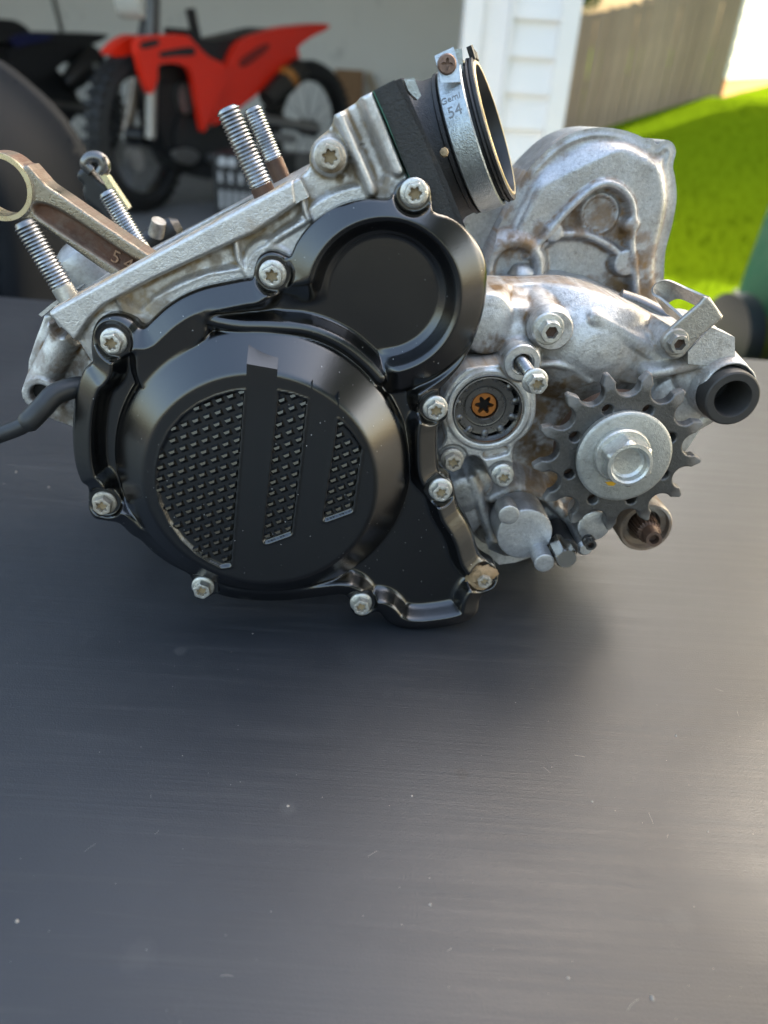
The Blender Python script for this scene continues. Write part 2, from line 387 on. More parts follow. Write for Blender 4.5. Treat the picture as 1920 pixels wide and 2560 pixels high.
# dust and crumbs on the table
mb = MB(); rr_ = random.Random(3)
specks = [(40, 1180, 2.0), (122, 1218, 2.2), (10, 1210, 1.4), (1690, 1840, 1.8), (1630, 2495, 2.6), (42, 2303, 2.0), (1076, 2262, 1.5), (1480, 2005, 1.6), (632, 1584, 1.2), (1420, 2445, 1.4), (1030, 1990, 1.4), (720, 2015, 1.6), (1770, 2080, 1.2)]
for _ in range(70): specks.append((rr_.uniform(0, 1920), rr_.uniform(1600, 2560), rr_.uniform(0.2, 0.55)))
for px, py, s in specks:
    p = WZ(px, py, 0.0); s *= 0.00042
    q = [p+np.array([math.cos(a)*s*rr_.uniform(.5, 1.2), math.sin(a)*s*rr_.uniform(.5, 1.2), 0.00003]) for a in np.linspace(0, 6.28, 7)[:-1]]
    mb.add(q+[p+np.array([0, 0, s*0.9])], [[i, (i+1) % 6, 6] for i in range(6)])
for _ in range(13):
    px, py = rr_.uniform(0, 1920), rr_.uniform(1620, 2540); p = WZ(px, py, 0.00006); a0 = rr_.uniform(0, 3.14); L = rr_.uniform(.0015, .006); wd = rr_.uniform(.00003, .00006); cv = rr_.uniform(-1.2, 1.2); pts = []
    for i in range(7): pts.append(p.copy()); a0 += cv/7; p = p+np.array([math.cos(a0), math.sin(a0), 0])*L/6
    for i in range(6):
        d = nrm(pts[i+1]-pts[i]); n_ = np.array([-d[1], d[0], 0])*wd; mb.add([pts[i]-n_, pts[i+1]-n_, pts[i+1]+n_, pts[i]+n_], [[0, 1, 2, 3]])
d_ = mb.build('dust_specks', m_simple('pale_dust', (0.26, 0.245, 0.22), 0.9, 0, 0.3, 2000)); tag(d_, 'pale dust specks and crumbs scattered over the dark table', 'dust', kind='stuff')

# ground sheet: concrete drive and the lawn rising to the right
def gz(x, y): s = sst(3.5, 11.0, np.asarray(y, float)); return -0.66-0.30*s+0.33*(np.minimum(np.asarray(x, float), 4.15+0.12*(np.asarray(x, float)-4.15))-2.1)*s*sst(0.2, 1.6, np.asarray(x, float))
def sheet(name, xs, ys, zf_, mat):
    X, Y = np.meshgrid(xs, ys, indexing='ij'); V = np.stack([X.ravel(), Y.ravel(), zf_(X, Y).ravel()], 1); n = len(ys)
    F = [[i*n+j, (i+1)*n+j, (i+1)*n+j+1, i*n+j+1] for i in range(len(xs)-1) for j in range(n-1)]
    return mesh(name, V, F, mat, None, None)
k = NT('asphalt'); n = k.noise(3, 7, .65); k.set(Base_Color=k.mix(n, (0.05, 0.049, 0.047), (0.03, 0.029, 0.028)), Roughness=0.85); k.bump(k.noise(60, 4), .3, .003)
conc = k.m
k = NT('lawn_grass'); n = k.noise(5, 6, .7); n2 = k.noise(55, 4, .7); c = k.mix(n, (0.074, 0.125, 0.004), (0.112, 0.162, 0.006)); k.set(Base_Color=k.mix(k.ramp(n2, .35, .7), c, (0.065, 0.11, 0.002)), Roughness=0.9, Specular_IOR_Level=0.0); k.bump(k.noise(120, 3), .8, .02)
lawn_m = k.m
g = struct(sheet('ground', np.concatenate([[-60, -20], np.linspace(-8, 0.75, 12), [12, 60]]), np.concatenate([[-60, -20], np.linspace(-6, 14, 12), [30, 60]]), lambda X, Y: -0.665-0.6*sst(0.75, 12, X)*sst(1.0, 8, Y)-1.5*sst(0.76, 2.0, X)*sst(3, 6, Y), conc))
xs = np.concatenate([[0.752], np.linspace(1.2, 14, 48), [25, 60]]); ys = np.concatenate([np.linspace(1.6, 20, 56), [35, 60]])
struct(sheet('lawn', xs, ys, lambda X, Y: gz(X, Y)+0.02*(fnoise(X, Y, 0.35, 2)-.5)*sst(0.76, 1.5, X), lawn_m))
# short grass blades on the nearer lawn
rs = np.random.RandomState(5); N = 26000
bx_ = rs.uniform(0.9, 7.0, N); by_ = rs.uniform(2.0, 12.0, N); bz_ = gz(bx_, by_); bh_ = rs.uniform(.02, .05, N); ba = rs.uniform(0, 6.28, N); lean = rs.uniform(-.025, .025, (N, 2))
V = np.empty((N*3, 3)); V[0::3] = np.stack([bx_-np.cos(ba)*.004, by_-np.sin(ba)*.004, bz_-.012], 1); V[1::3] = np.stack([bx_+np.cos(ba)*.004, by_+np.sin(ba)*.004, bz_-.012], 1); V[2::3] = np.stack([bx_+lean[:, 0], by_+lean[:, 1], bz_+bh_], 1)
gm = bpy.data.meshes.new('grass'); gm.vertices.add(N*3); gm.vertices.foreach_set('co', V.astype(np.float32).ravel()); gm.loops.add(N*3); gm.loops.foreach_set('vertex_index', np.arange(N*3, dtype=np.int32)); gm.polygons.add(N); gm.polygons.foreach_set('loop_start', np.arange(0, N*3, 3, dtype=np.int32)); gm.update()
k = NT('grass_blades'); k.set(Base_Color=k.mix(k.noise(9, 4), (0.066, 0.112, 0.004), (0.11, 0.16, 0.006)), Roughness=0.8, Specular_IOR_Level=0.0)
tag(link('grass', gm, k.m), 'bright green mown grass on the sloping lawn', 'grass', kind='stuff')

struct(MB().box((-3.6, 2.11, -0.645), (8.7, 2.36, 0.03)).build('bounce_drive', m_simple('pale_concrete', (0.46, 0.44, 0.41), .9, 0, .1, 6, .2, 60, .002)))  # unseen pale slab added to bounce light into the garage
# garage: floor, interior walls, ceiling, gable front
GX0, GX1, GY0, GY1 = -5.6, 0.565, 3.30, 6.75
k = NT('garage_floor_concrete'); n = k.noise(2.5, 7, .7); k.set(Base_Color=k.mix(n, (0.16, 0.155, 0.15), (0.075, 0.072, 0.07)), Roughness=k.ramp(n, .3, .7, .5, .75))
struct(MB().box((-2.5, 5.25, FLOOR-0.05), (6.1, 4.1, 0.1)).build('garage_floor', k.m))
k = NT('garage_drywall'); n = k.noise(1.3, 5, .6); sm = k.ramp(k.noise(3.2, 7, .75), .60, .72, 0, .5)
k.set(Base_Color=k.mix(sm, k.mix(n, (0.78, 0.76, 0.72), (0.68, 0.66, 0.62)), (0.26, 0.25, 0.24)), Roughness=0.85); dry = k.m
struct(MB().box((-2.5, GY1+0.06, 0.6), (6.2, 0.12, 2.5)).build('garage_back_wall', dry))
struct(MB().box((GX1-0.10, 5.3, 0.6), (0.10, 3.7, 2.5)).build('garage_right_wall', dry))
struct(MB().box((GX0+0.05, 5.3, 0.6), (0.10, 3.7, 2.5)).build('garage_left_wall', dry))
struct(MB().box((-2.5, 5.3, 1.90), (6.1, 3.9, 0.06)).build('garage_ceiling', dry))
white = m_simple('white_vinyl', (0.74, 0.735, 0.72), 0.5, 0, 0.05, 6, 0.1, 40, .002)
roofm = m_simple('roof_shingle', (0.10, 0.095, 0.09), 0.9, 0, 0.3, 9, .5, 40, .01)
# front gable and roof of the garage
gx = (GX0+GX1)/2; apex = 4.1
MBg = MB().prism([(GX0, 1.85), (GX1, 1.85), (GX1, 2.15), (gx, apex), (GX0, 2.15)], GY0, GY0+0.12)
gab = struct(MBg.build('garage_gable_wall', white))
rf = MB()
for s, xe in ((-1, GX0-0.35), (1, GX1+0.35)):
    ze = 2.15-(abs(xe-gx)-(gx-GX0))*(apex-2.15)/(gx-GX0)
    rf.prism([(xe, ze+0.02), (gx, apex+0.02), (gx, apex+0.14), (xe, ze+0.14)], GY0-0.4, GY1+0.5)
struct(rf.build('garage_roof', roofm))
# right pier of the opening: jamb trim, lap siding boards, corner board
def pierx(px): return W(px, 150, GY0)[0]
x_a, x_b, x_c, x_d = pierx(1150), pierx(1268), pierx(1385), pierx(1432)
pier = tag(empty('garage_front_pier', (0, GY0, FLOOR)), 'white vinyl-sided wall pier with trim boards beside the garage opening', 'wall')
def pbox(name, x0, x1, y0, y1, z0, z1, mat, parent=pier, off=np.array([0, GY0, FLOOR])):
    c = np.array([(x0+x1)/2, (y0+y1)/2, (z0+z1)/2]); return MB().box(c-off, (x1-x0, y1-y0, z1-z0)).build(name, mat, parent)
pbox('core', x_a+0.01, x_d-0.01, GY0+0.025, GY0+0.10, FLOOR, 1.66, white)
pbox('jamb_board', x_a, (x_a*2+x_b)/3+0.01, GY0-0.03, GY0+0.14, FLOOR, 1.66, white); pbox('casing_board', (x_a*2+x_b)/3+0.012, x_b-0.012, GY0-0.012, GY0+0.024, FLOOR, 1.66, white); pbox('channel', x_b-0.010, x_b+0.002, GY0-0.03, GY0+0.024, FLOOR, 1.66, white)
pbox('corner_board', x_c, x_d, GY0-0.022, GY0+0.12, FLOOR-.05, 1.66, white)
lap = 0.118; z = FLOOR
sid = None
zoff = (W(1320, 143, GY0)[2]-FLOOR) % lap
z = FLOOR-lap+zoff
while z < 1.6:
    zz0, zz1 = max(z, FLOOR), min(z+lap, 1.66)
    if zz1-zz0 > 0.02:
        p = [(x_b+0.003, GY0-0.016, zz0), (x_c-0.001, GY0-0.016, zz0), (x_c-0.001, GY0+0.004, zz1), (x_b+0.003, GY0+0.004, zz1)]
        q = [(a, GY0+0.022, c) for a, b, c in p]
        mesh('siding_board', [np.array(v)-np.array([0, GY0, FLOOR]) for v in p+q], [[0, 1, 2, 3], [7, 6, 5, 4], [0, 4, 5, 1], [2, 6, 7, 3], [1, 5, 6, 2], [0, 3, 7, 4]], white, pier)
    z += lap
struct(MB().box((GX0-0.0+0.25, GY0+0.06, 0.5), (0.5, 0.12, 2.3)).build('garage_left_pier', white))

# wooden fence: one board after the other along the slope
wood = NT('weathered_wood'); st = wood.mapd((14, 14, 0.8)); n = wood.noise(3, 6, .65, st); oi = wood.n.new('ShaderNodeObjectInfo')
cA = wood.mix(oi.outputs['Random'], (0.32, 0.225, 0.145), (0.44, 0.325, 0.215)); wood.set(Base_Color=wood.mix(wood.ramp(n, .3, .75), cA, (0.17, 0.135, 0.095)), Roughness=.85); wood.bump(n, .4, .01)
fence = tag(empty('wooden_fence', (1.0, 12.0, -1.0)), 'weathered brown board fence running up the lawn behind the garage corner', 'fence')
pl = None; x = 0.35; i = 0
while x < 4.36:
    yy = 12.0+(x-1)*0.16; zb = float(gz(x, yy))-0.05; h = 1.52+rnd.uniform(-.015, .015)
    if pl is None: o = MB().box((0, 0, 0.5), (0.135, 0.02, 1.0)).build('plank', wood.m, fence); pl = o.data
    else: o = bpy.data.objects.new('plank', pl); COL.objects.link(o); o.parent = fence
    o.location = (x-1.0, yy-12.0+rnd.uniform(-.006, .006), zb+1.0); o.scale = (1, 1, h); o.rotation_euler = (0, rnd.uniform(-.006, .006), math.atan(.16)); x += 0.141
for dz in (0.35, 1.15):
    MB().add([np.array([xx, 12.03+(xx-1)*.16+dy, float(gz(xx, 12+(xx-1)*.16))+dz+d2])-np.array([1.0, 12.0, -1.0]) for xx in (0.35, 4.36) for dy in (0, .04) for d2 in (0, .09)], [(0, 1, 3, 2), (4, 6, 7, 5), (0, 4, 5, 1), (2, 3, 7, 6)]).build('rail', wood.m, fence)

# sunlit cream house at the far right
hA = np.array([4.42, 12.50]); hd = nrm([0.5, 0.866])
cream = m_simple('cream_siding', (0.86, 0.83, 0.72), 0.6, 0, 0.04, 2)
house = tag(empty('neighbour_house', (hA[0], hA[1], 0)), 'sunlit cream house with an orange strip at its foot beyond the lawn', 'house')
def hq(t, z, off=0.0): p = hA+hd*t+np.array([hd[1], -hd[0]])*off*-1; return np.array([p[0]-hA[0], p[1]-hA[1], z])
zl = float(gz(*hA))
for z0 in np.arange(zl+0.22, zl+5, 0.2):
    P = [hq(0, z0, .02), hq(9, z0, .02), hq(9, z0+.197, 0), hq(0, z0+.197, 0)]; Q = [p+np.array([-hd[1], hd[0], 0])*.3 for p in P]
    mesh('siding_board', P+Q, [[0, 1, 2, 3], [7, 6, 5, 4], [0, 4, 5, 1], [2, 6, 7, 3], [1, 5, 6, 2], [0, 3, 7, 4]], cream, house)
P = [hq(0, zl-1.0, .03), hq(9, zl-1.0, .03), hq(9, zl+.218, .03), hq(0, zl+.218, .03)]; Q = [p+np.array([-hd[1], hd[0], 0])*.3 for p in P]
mesh('foundation', P+Q, [[0, 1, 2, 3], [7, 6, 5, 4], [0, 4, 5, 1], [2, 6, 7, 3], [1, 5, 6, 2], [0, 3, 7, 4]], m_simple('orange_brick', (0.42, 0.20, 0.06), .8, 0, .25, 8), house)
MB().tube([hq(.35, zl+1.2, .06), hq(.35, zl+.62, .06), hq(.33, zl+.52, .07), hq(.2, zl+.48, .07), hq(.08, zl+.47, .07)], .035, 10).build('downspout', m_simple('tan_spout', (0.55, 0.50, 0.28), .5), house)

# leafy tree beyond the fence
def tree(base, h, seed, label, R=1.25, N=2600, leaf=(.07, .04)):
    t = tag(empty('leafy_tree', base), label, 'tree'); r = random.Random(seed); f = R/1.25
    tr_ = MB(); tr_.tube([(0, 0, 0), (.05, 0, h*.3), (0, .05, h*.6), (.05, 0, h*.9)], [.12*f, .1*f, .07*f, .03*f], 8)
    for a in range(6): q = a*1.05; tr_.tube([(0, 0, h*.45), (math.cos(q)*.5*f, math.sin(q)*.5*f, h*.65), (math.cos(q)*.9*f, math.sin(q)*.9*f, h*.8)], [.05*f, .035*f, .015*f], 6)
    tr_.build('trunk', m_simple('bark', (.09, .065, .045), .9, 0, .3, 20), t)
    V = []; F = []
    for _ in range(N):
        u = r.uniform(0, 6.28); s = math.sqrt(r.random())*R; zz = h*.75+r.uniform(-1, 1)*.8*R*math.sqrt(max(0, 1-(s/R/1.04)**2))*(1+.25*math.sin(3*u+s*4)); c = np.array([math.cos(u)*s, math.sin(u)*s, zz]); a = nrm([r.uniform(-1, 1) for _ in range(3)])*leaf[0]; b = nrm(np.cross(a, [r.uniform(-1, 1) for _ in range(3)]))*leaf[1]
        n = len(V); V += [c-a, c+b, c+a, c-b]; F.append([n, n+1, n+2, n+3])
    mesh('crown', V, F, m_simple('tree_leaves', (.07, .13, .02), .6, 0, .4, 3), t, None)
tree((1.55, 14.2, -0.7), 2.3, 4, 'leafy green tree just showing over the fence top')
# unseen broad tree added on the sun side to keep the table in shade
tp = np.array([math.sin(SUN_AZ), math.cos(SUN_AZ)])*7.2+np.array([0.1, 0.3]); tz = float(gz(*tp)); th = (7.2*math.tan(SUN_EL)+0.1-tz)/0.75
tree((tp[0], tp[1], tz), th, 9, 'broad leafy tree added out of view to shade the table', 1.9, 6000, (.14, .075))
tree((9.8, 11.6, float(gz(9.8, 11.6))), 9.4, 12, 'tall leafy tree added out of view to shade the lawn', 3.1, 9000, (.19, .10))  # unseen tree, added to throw shade over the lawn
rs = np.random.RandomState(11); N = 15000  # unseen leaf mass added to shade the ground reflected in the black cover
tx = rs.uniform(4.4, 8.6, N); ty = rs.uniform(-21, 2.2, N); tzz = 5.6+2.6*rs.uniform(-1, 1, N)*np.sqrt(np.clip(1-((tx-6.5)/2.2)**2, 0, 1))+1.0*(fnoise(tx, ty, 2.2, 3)-.5)
C_ = np.stack([tx, ty, tzz], 1); a_ = rs.normal(size=(N, 3)); a_ /= np.linalg.norm(a_, axis=1)[:, None]; b_ = np.cross(a_, rs.normal(size=(N, 3))); b_ /= np.linalg.norm(b_, axis=1)[:, None]
V = np.stack([C_-a_*.2, C_+b_*.1, C_+a_*.2, C_-b_*.1], 1).reshape(-1, 3); tm_ = bpy.data.meshes.new('added_foliage'); tm_.from_pydata(V.tolist(), [], np.arange(N*4).reshape(-1, 4).tolist())
tag(link('added_foliage', tm_, m_simple('added_foliage_leaves', (.06, .11, .02), .6, 0, .4, 3)), 'mass of foliage added out of view to shade the drive', 'trees', kind='stuff')

# green wheeled bin at the right edge
bn = W(1880, 808, 2.35)+np.array([.285, 0, 0]); bz0 = -0.66
bing = m_simple('green_bin_plastic', (0.005, 0.082, 0.045), 0.6, 0, 0.15, 12, .1, 60, .002, .12)
wbin = tag(empty('wheeled_bin', (bn[0], 2.35, bz0)), 'dark green wheeled rubbish bin with black wheels at the lawn edge', 'bin')
def frust(x0, x1, y0, y1, z0, x2, x3, y2, y3, z1): return [(x0, y0, z0), (x1, y0, z0), (x1, y1, z0), (x0, y1, z0), (x2, y2, z1), (x3, y2, z1), (x3, y3, z1), (x2, y3, z1)]
bF = [[3, 2, 1, 0], [4, 5, 6, 7], [0, 1, 5, 4], [1, 2, 6, 5], [2, 3, 7, 6], [3, 0, 4, 7]]
MB().add(frust(-.20, .30, -.02, .36, .22, -.12, .42, -.08, .42, 1.05), bF).build('body', bing, wbin)
MB().add(frust(-.12, .46, -.13, .58, 1.05, -.11, .45, -.12, .56, 1.12), bF).build('lid', bing, wbin)
MB().add(frust(-.18, .28, -.01, .39, .06, -.20, .30, -.02, .4, .22), bF).build('foot', M['hose'], wbin)
for xx, yy in ((-.27, .15), (-.12, -.2)):
    MB().lathe([(-.035, .08), (-.03, .13), (.03, .13), (.035, .08), (.035, .02)], (xx, yy, .14), (1, .25, 0), 32).build('wheel', M['hose'], wbin)

# grey curved shroud behind the left end of the table
YP = 1.02
pp = np.array([W(a, b, YP+.1)[[0, 2]] for a, b in [(-420, 60), (-200, 92), (-60, 135), (0, 168), (55, 212), (110, 262), (160, 322), (200, 392), (228, 470), (243, 560), (250, 680), (255, 900), (255, 1010), (-420, 980)]])
pc = catmull(pp, 4); gro = np.array([W(80, 540, YP+.1)[[0, 2]], W(82, 900, YP+.1)[[0, 2]]])
inner = catmull(np.array([W(a, b, YP+.1)[[0, 2]] for a, b in [(-300, 250), (-60, 285), (20, 335), (95, 410), (150, 500), (180, 600), (195, 760)]]), 4, False)
def ph(X, Z, t): return 0.11*sst(0, 0.075, t)-0.006*sst(.004, .0015, dline(X, Z, gro))-0.004*(1-sst(0, .004, t))
sh = relief('curved_shroud', lambda X, Z: sdf(X, Z, pc), bbox(pp, .02), 0.006, lambda X, Z, t: ph(X, Z, t), YP+0.1, YP+0.13, m_simple('grey_shroud_plastic', (0.012, 0.0135, 0.016), .75, 0, .12, 5, .1, 300, .001, .12), None, scale=1.0)
tag(sh, 'big dark grey curved plastic shroud behind the left end of the table', 'shroud')

# ------------------------------------------------------------------ motorcycles and odds and ends in the garage
class Side:
    """a vertical plane along a parked bike, used to lay out its outline"""
    def __init__(s, fc, rc_): s.A = np.array(fc); s.d = nrm(np.array(rc_)-s.A); s.n = np.array([s.d[1], -s.d[0]])
    def P(s, px, py, off=0.0):
        d = ray(px, py); o = s.A+s.n*off; t = ((o-CAM[:2]) @ s.n)/(d[:2] @ s.n); q = CAM+t*d; return np.array([(q[:2]-s.A) @ s.d, q[2]-FLOOR])
    def to(s, a, y, b): return (s.d[0]*a+s.n[0]*y, s.d[1]*a+s.n[1]*y, b)
def bike_part(S, name, px, o0, o1, mat, root):
    P = [S.P(a, b, o1) for a, b in px]
    return MB().prism([tuple(p) for p in catmull(P, 3)], o0, o1, lambda a, y, b: S.to(a, y, b)).build(name, mat, root, 1.0, 40)
def wheel(S, a, r, root, tyre, rim, off=0.0):
    ax = np.array(S.to(0, 1, 0)); c = np.array(S.to(a, off, r))
    o = MB().lathe([(w_, r-.055+.055*math.sqrt(max(0, 1-(w_/.055)**2))) for w_ in np.linspace(-.055, .055, 11)]+[(.045, r-.075), (-.045, r-.075), (-.055, r-.055)], c, ax, 48, (False, False)).build('wheel', tyre, root)
    kn = MB(); u = np.array(S.to(1, 0, 0)); v = np.array([0, 0, 1.0])
    for k in range(40):
        q = 2*math.pi*k/40; e = u*math.cos(q)+v*math.sin(q); tt = -u*math.sin(q)+v*math.cos(q)
        for sgn_ in (-.032, 0.0, .032): kn.box(c+e*(r+.004-abs(sgn_)*.35)+ax*sgn_, (1, 1, 1), np.stack([ax*.022, tt*.03, e*.022], 1))
    kn.build('tread_blocks', tyre, o)['kind'] = 'stuff'
    MB().lathe([(-.025, r-.075), (-.02, r-.09), (.02, r-.09), (.025, r-.075)], c, ax, 48, (False, False)).build('rim', rim, o)
    MB().lathe([(-.06, .02), (-.05, .045), (.05, .045), (.06, .02)], c, ax, 20).build('hub', rim, o)
    sp = MB()
    for k in range(18):
        q = 2*math.pi*k/18; e = u*math.cos(q)+v*math.sin(q); sp.tube([c+e*.04+ax*(.03 if k % 2 else -.03), c+e*(r-.085)], .0022, 5, False)
    sp.build('spokes', M['dsteel'], o)['kind'] = 'stuff'
    return o
tyre = m_simple('tyre_rubber', (0.012, 0.012, 0.012), .7, 0, .2, 30); rimb = m_simple('black_rim', (0.015, 0.015, 0.016), .3, .5)
red = m_simple('red_plastic', (0.72, 0.022, 0.006), .35, 0, .08, 8); blk = m_simple('black_plastic', (0.010, 0.010, 0.011), .5, 0, .2, 20); blue = m_simple('dark_blue_plastic', (0.006, 0.010, 0.06), .4)
alu = m_simple('garage_aluminium', (0.35, 0.34, 0.33), .4, .9, .2, 20)
S = Side((-1.344, 4.203), tuple(WZ(770, 470, FLOOR)[:2]))
rb = tag(empty('dirt_bike', (S.A[0], S.A[1], FLOOR)), 'red dirt bike with black seat parked inside the garage', 'motorcycle')
fw = S.P(365, 525)[0]; rw = S.P(770, 470)[0]
wheel(Side((-1.344, 4.203), (-0.70, 6.1)), 0.0, .35, rb, tyre, rimb); wheel(S, rw, .34, rb, tyre, rimb)
bike_part(S, 'front_fender', [(275, 135), (300, 105), (335, 88), (372, 92), (420, 100), (440, 118), (400, 128), (345, 138), (300, 142)], -.03, .05, red, rb)
bike_part(S, 'radiator_shroud', [(345, 100), (400, 88), (465, 88), (488, 108), (520, 140), (560, 162), (565, 200), (545, 250), (515, 325), (505, 315), (490, 230), (470, 168), (400, 160), (395, 195), (380, 235), (366, 215), (350, 160)], .13, .17, red, rb)
bike_part(S, 'shroud_badge', [(352, 108), (392, 98), (396, 112), (358, 122)], .171, .174, blk, rb); bike_part(S, 'side_graphic', [(600, 150), (660, 110), (672, 122), (612, 168)], .141, .144, m_simple('dark_red_print', (.20, .008, .004), .4), rb); bike_part(S, 'foot_peg', [(548, 392), (575, 388), (578, 408), (550, 412)], .1, .2, alu, rb); bike_part(S, 'chain_guide', [(690, 330), (740, 340), (735, 360), (692, 352)], .1, .13, alu, rb); bike_part(S, 'caliper', [(330, 380), (352, 376), (360, 420), (338, 428)], .08, .14, alu, rb)
bike_part(S, 'shroud_graphic', [(400, 132), (430, 124), (482, 118), (485, 138), (440, 140), (405, 144)], .171, .175, blk, rb)
bike_part(S, 'seat', [(470, 72), (500, 95), (545, 100), (600, 90), (672, 72), (690, 78), (640, 100), (600, 130), (560, 160), (540, 158), (505, 130), (470, 95)], -.08, .10, blk, rb)
bike_part(S, 'rear_fender', [(600, 105), (660, 80), (730, 66), (815, 60), (820, 72), (780, 92), (745, 120), (748, 145), (700, 180), (650, 230), (600, 270), (560, 300), (530, 310), (545, 240), (570, 160)], .06, .14, red, rb)
bike_part(S, 'airbox', [(395, 165), (480, 168), (500, 230), (520, 320), (560, 330), (620, 300), (640, 400), (560, 420), (440, 400), (400, 330), (385, 240)], -.10, .05, blk, rb)
sl_ = S.P(665, 250, .17); sl2 = S.P(752, 170, .17)
sil = MB().tube([S.to(sl_[0], .17, sl_[1]), S.to((sl_[0]+sl2[0])/2, .17, (sl_[1]+sl2[1])/2), S.to(sl2[0], .17, sl2[1])], [.05, .062, .055], 20).build('silencer', m_simple('silencer_dark', (.05, .045, .04), .3, .7), rb)
q1 = (sl_*.45+sl2*.55); MB().tube([S.to(q1[0], .172, q1[1]), S.to(q1[0]+.035, .172, q1[1]+.03)], .0635, 20, False).build('silencer_sticker', m_simple('orange_sticker', (.30, .11, .015), .5), sil)
for off in (-.10, .10):
    f0 = S.P(345, 330, off); f1 = S.P(392, 20, off); a0 = np.array(S.to(fw, off, .35)); a1 = np.array(S.to(f1[0], off*.9, 1.02))
    o = MB().tube([a0, a0*.55+a1*.45], [.028, .028], 14).build('fork_leg', m_simple('fork_bronze', (.22, .17, .13), .3, .9) if off < 0 else alu, rb)
    MB().tube([a0*.55+a1*.45, a1], [.034, .034], 14).build('fork_tube', m_simple('fork_dark', (.09, .09, .09), .4, .8), o)
hb_ = S.P(392, 15, 0); MB().tube([S.to(hb_[0]+.05, -.38, 1.10), S.to(hb_[0], -.2, 1.08), S.to(hb_[0]-.03, 0, 1.04), S.to(hb_[0], .2, 1.08), S.to(hb_[0]+.05, .38, 1.10)], .014, 10).build('handlebar', blk, rb)
bike_part(S, 'number_plate', [(345, -40), (372, -45), (378, 35), (362, 48), (348, 20)], -.10, .09, m_simple('pale_plate', (.45, .44, .38), .5), rb)
bike_part(S, 'engine_block', [(455, 290), (520, 320), (600, 300), (640, 380), (600, 440), (480, 440), (440, 370)], -.14, .08, m_simple('engine_dark', (.03, .03, .03), .5, .4), rb)
bike_part(S, 'brake_disc', [(440, 380), (480, 372), (500, 392), (480, 412), (450, 405)], .09, .13, alu, rb)
bike_part(S, 'radiator', [(455, 212), (476, 215), (482, 270), (462, 285), (450, 250)], .04, .09, alu, rb)
MB().tube([S.to(fw+.35, .03, .9), S.to(fw+.45, .03, .45), S.to(fw+.7, .03, .30), S.to(rw-.25, .03, .42)], .025, 10).build('frame_tube', blk, rb)
MB().tube([S.to(rw, .08, .34), S.to(rw-.55, .08, .42)], .03, 10).build('swingarm', alu, rb)

S2 = Side((-2.95, 4.25), (-2.02, 5.62))
db = tag(empty('dirt_bike', (S2.A[0], S2.A[1], FLOOR)), 'black and dark blue dirt bike half hidden at the left of the garage', 'motorcycle')
rw2 = S2.P(215, 445)[0]
wheel(S2, rw2, .34, db, tyre, rimb); wheel(S2, rw2-1.48, .35, db, tyre, rimb)
bike_part(S2, 'rear_fender', [(60, 85), (120, 82), (200, 84), (268, 86), (262, 96), (240, 108), (190, 130), (120, 190), (60, 200), (20, 150)], -.05, .12, blk, db)
bike_part(S2, 'seat', [(-160, 60), (-60, 45), (0, 48), (40, 52), (75, 78), (40, 100), (-20, 108), (-160, 110)], -.1, .12, blk, db)
bike_part(S2, 'side_panel', [(30, 92), (80, 84), (130, 86), (120, 100), (70, 112), (40, 118)], .121, .135, blue, db)
bike_part(S2, 'engine_block', [(-60, 120), (60, 130), (150, 180), (200, 260), (150, 330), (60, 330), (-60, 300)], -.12, .1, m_simple('engine_black', (.012, .012, .013), .5, .3), db)
sl_ = S2.P(165, 215, .17); sl2 = S2.P(243, 138, .17)
o = MB().tube([S2.to(sl_[0], .17, sl_[1]), S2.to((sl_[0]+sl2[0])/2, .17, (sl_[1]+sl2[1])/2), S2.to(sl2[0], .17, sl2[1])], [.05, .075, .066], 20).build('silencer', m_simple('silencer_grey', (.05, .05, .05), .25, .9), db)
bike_part(S2, 'silencer_tip', [(232, 160), (240, 155), (247, 164), (240, 174), (232, 170)], .2, .25, m_simple('tip_steel', (.8, .8, .78), .12, 1), db)
MB().tube([S2.to(rw2-1.48, .1, .35), S2.to(rw2-1.15, .1, 1.0)], .03, 10).build('fork_leg', alu, db)
MB().tube([S2.to(rw2-1.1, -.36, 1.12), S2.to(rw2-1.12, 0, 1.05), S2.to(rw2-1.1, .36, 1.12)], .014, 10).build('handlebar', blk, db)
MB().tube([S2.to(rw2, .08, .34), S2.to(rw2-.55, .08, .42)], .03, 10).build('swingarm', M['dsteel'], db)

# black slotted crate beside the red bike
cr0 = WZ(540, 548, FLOOR); cr = tag(empty('slotted_crate', tuple(cr0), math.radians(-12)), 'black plastic crate with pale vertical slots on the garage floor', 'crate')
MB().box((.17, .13, .155), (.34, .26, .31)).build('body', blk, cr)
slot_m = m_simple('pale_slot', (.42, .42, .42), .5); sm_ = None
for z_, hh, n_ in ((.205, .045, 6), (.10, .085, 8)):
    for i in range(n_):
        MB().box((.035+i*.27/(n_-1)*1.0+.005, -.004, z_), (.017, .012, hh)).build('slat', slot_m, cr)
for i in range(2): MB().lathe([(0, .022), (.012, .022), (.014, .016)], (.055+i*.05, 0.0, .275), (0, -1, 0), 14).build('latch', slot_m, cr)
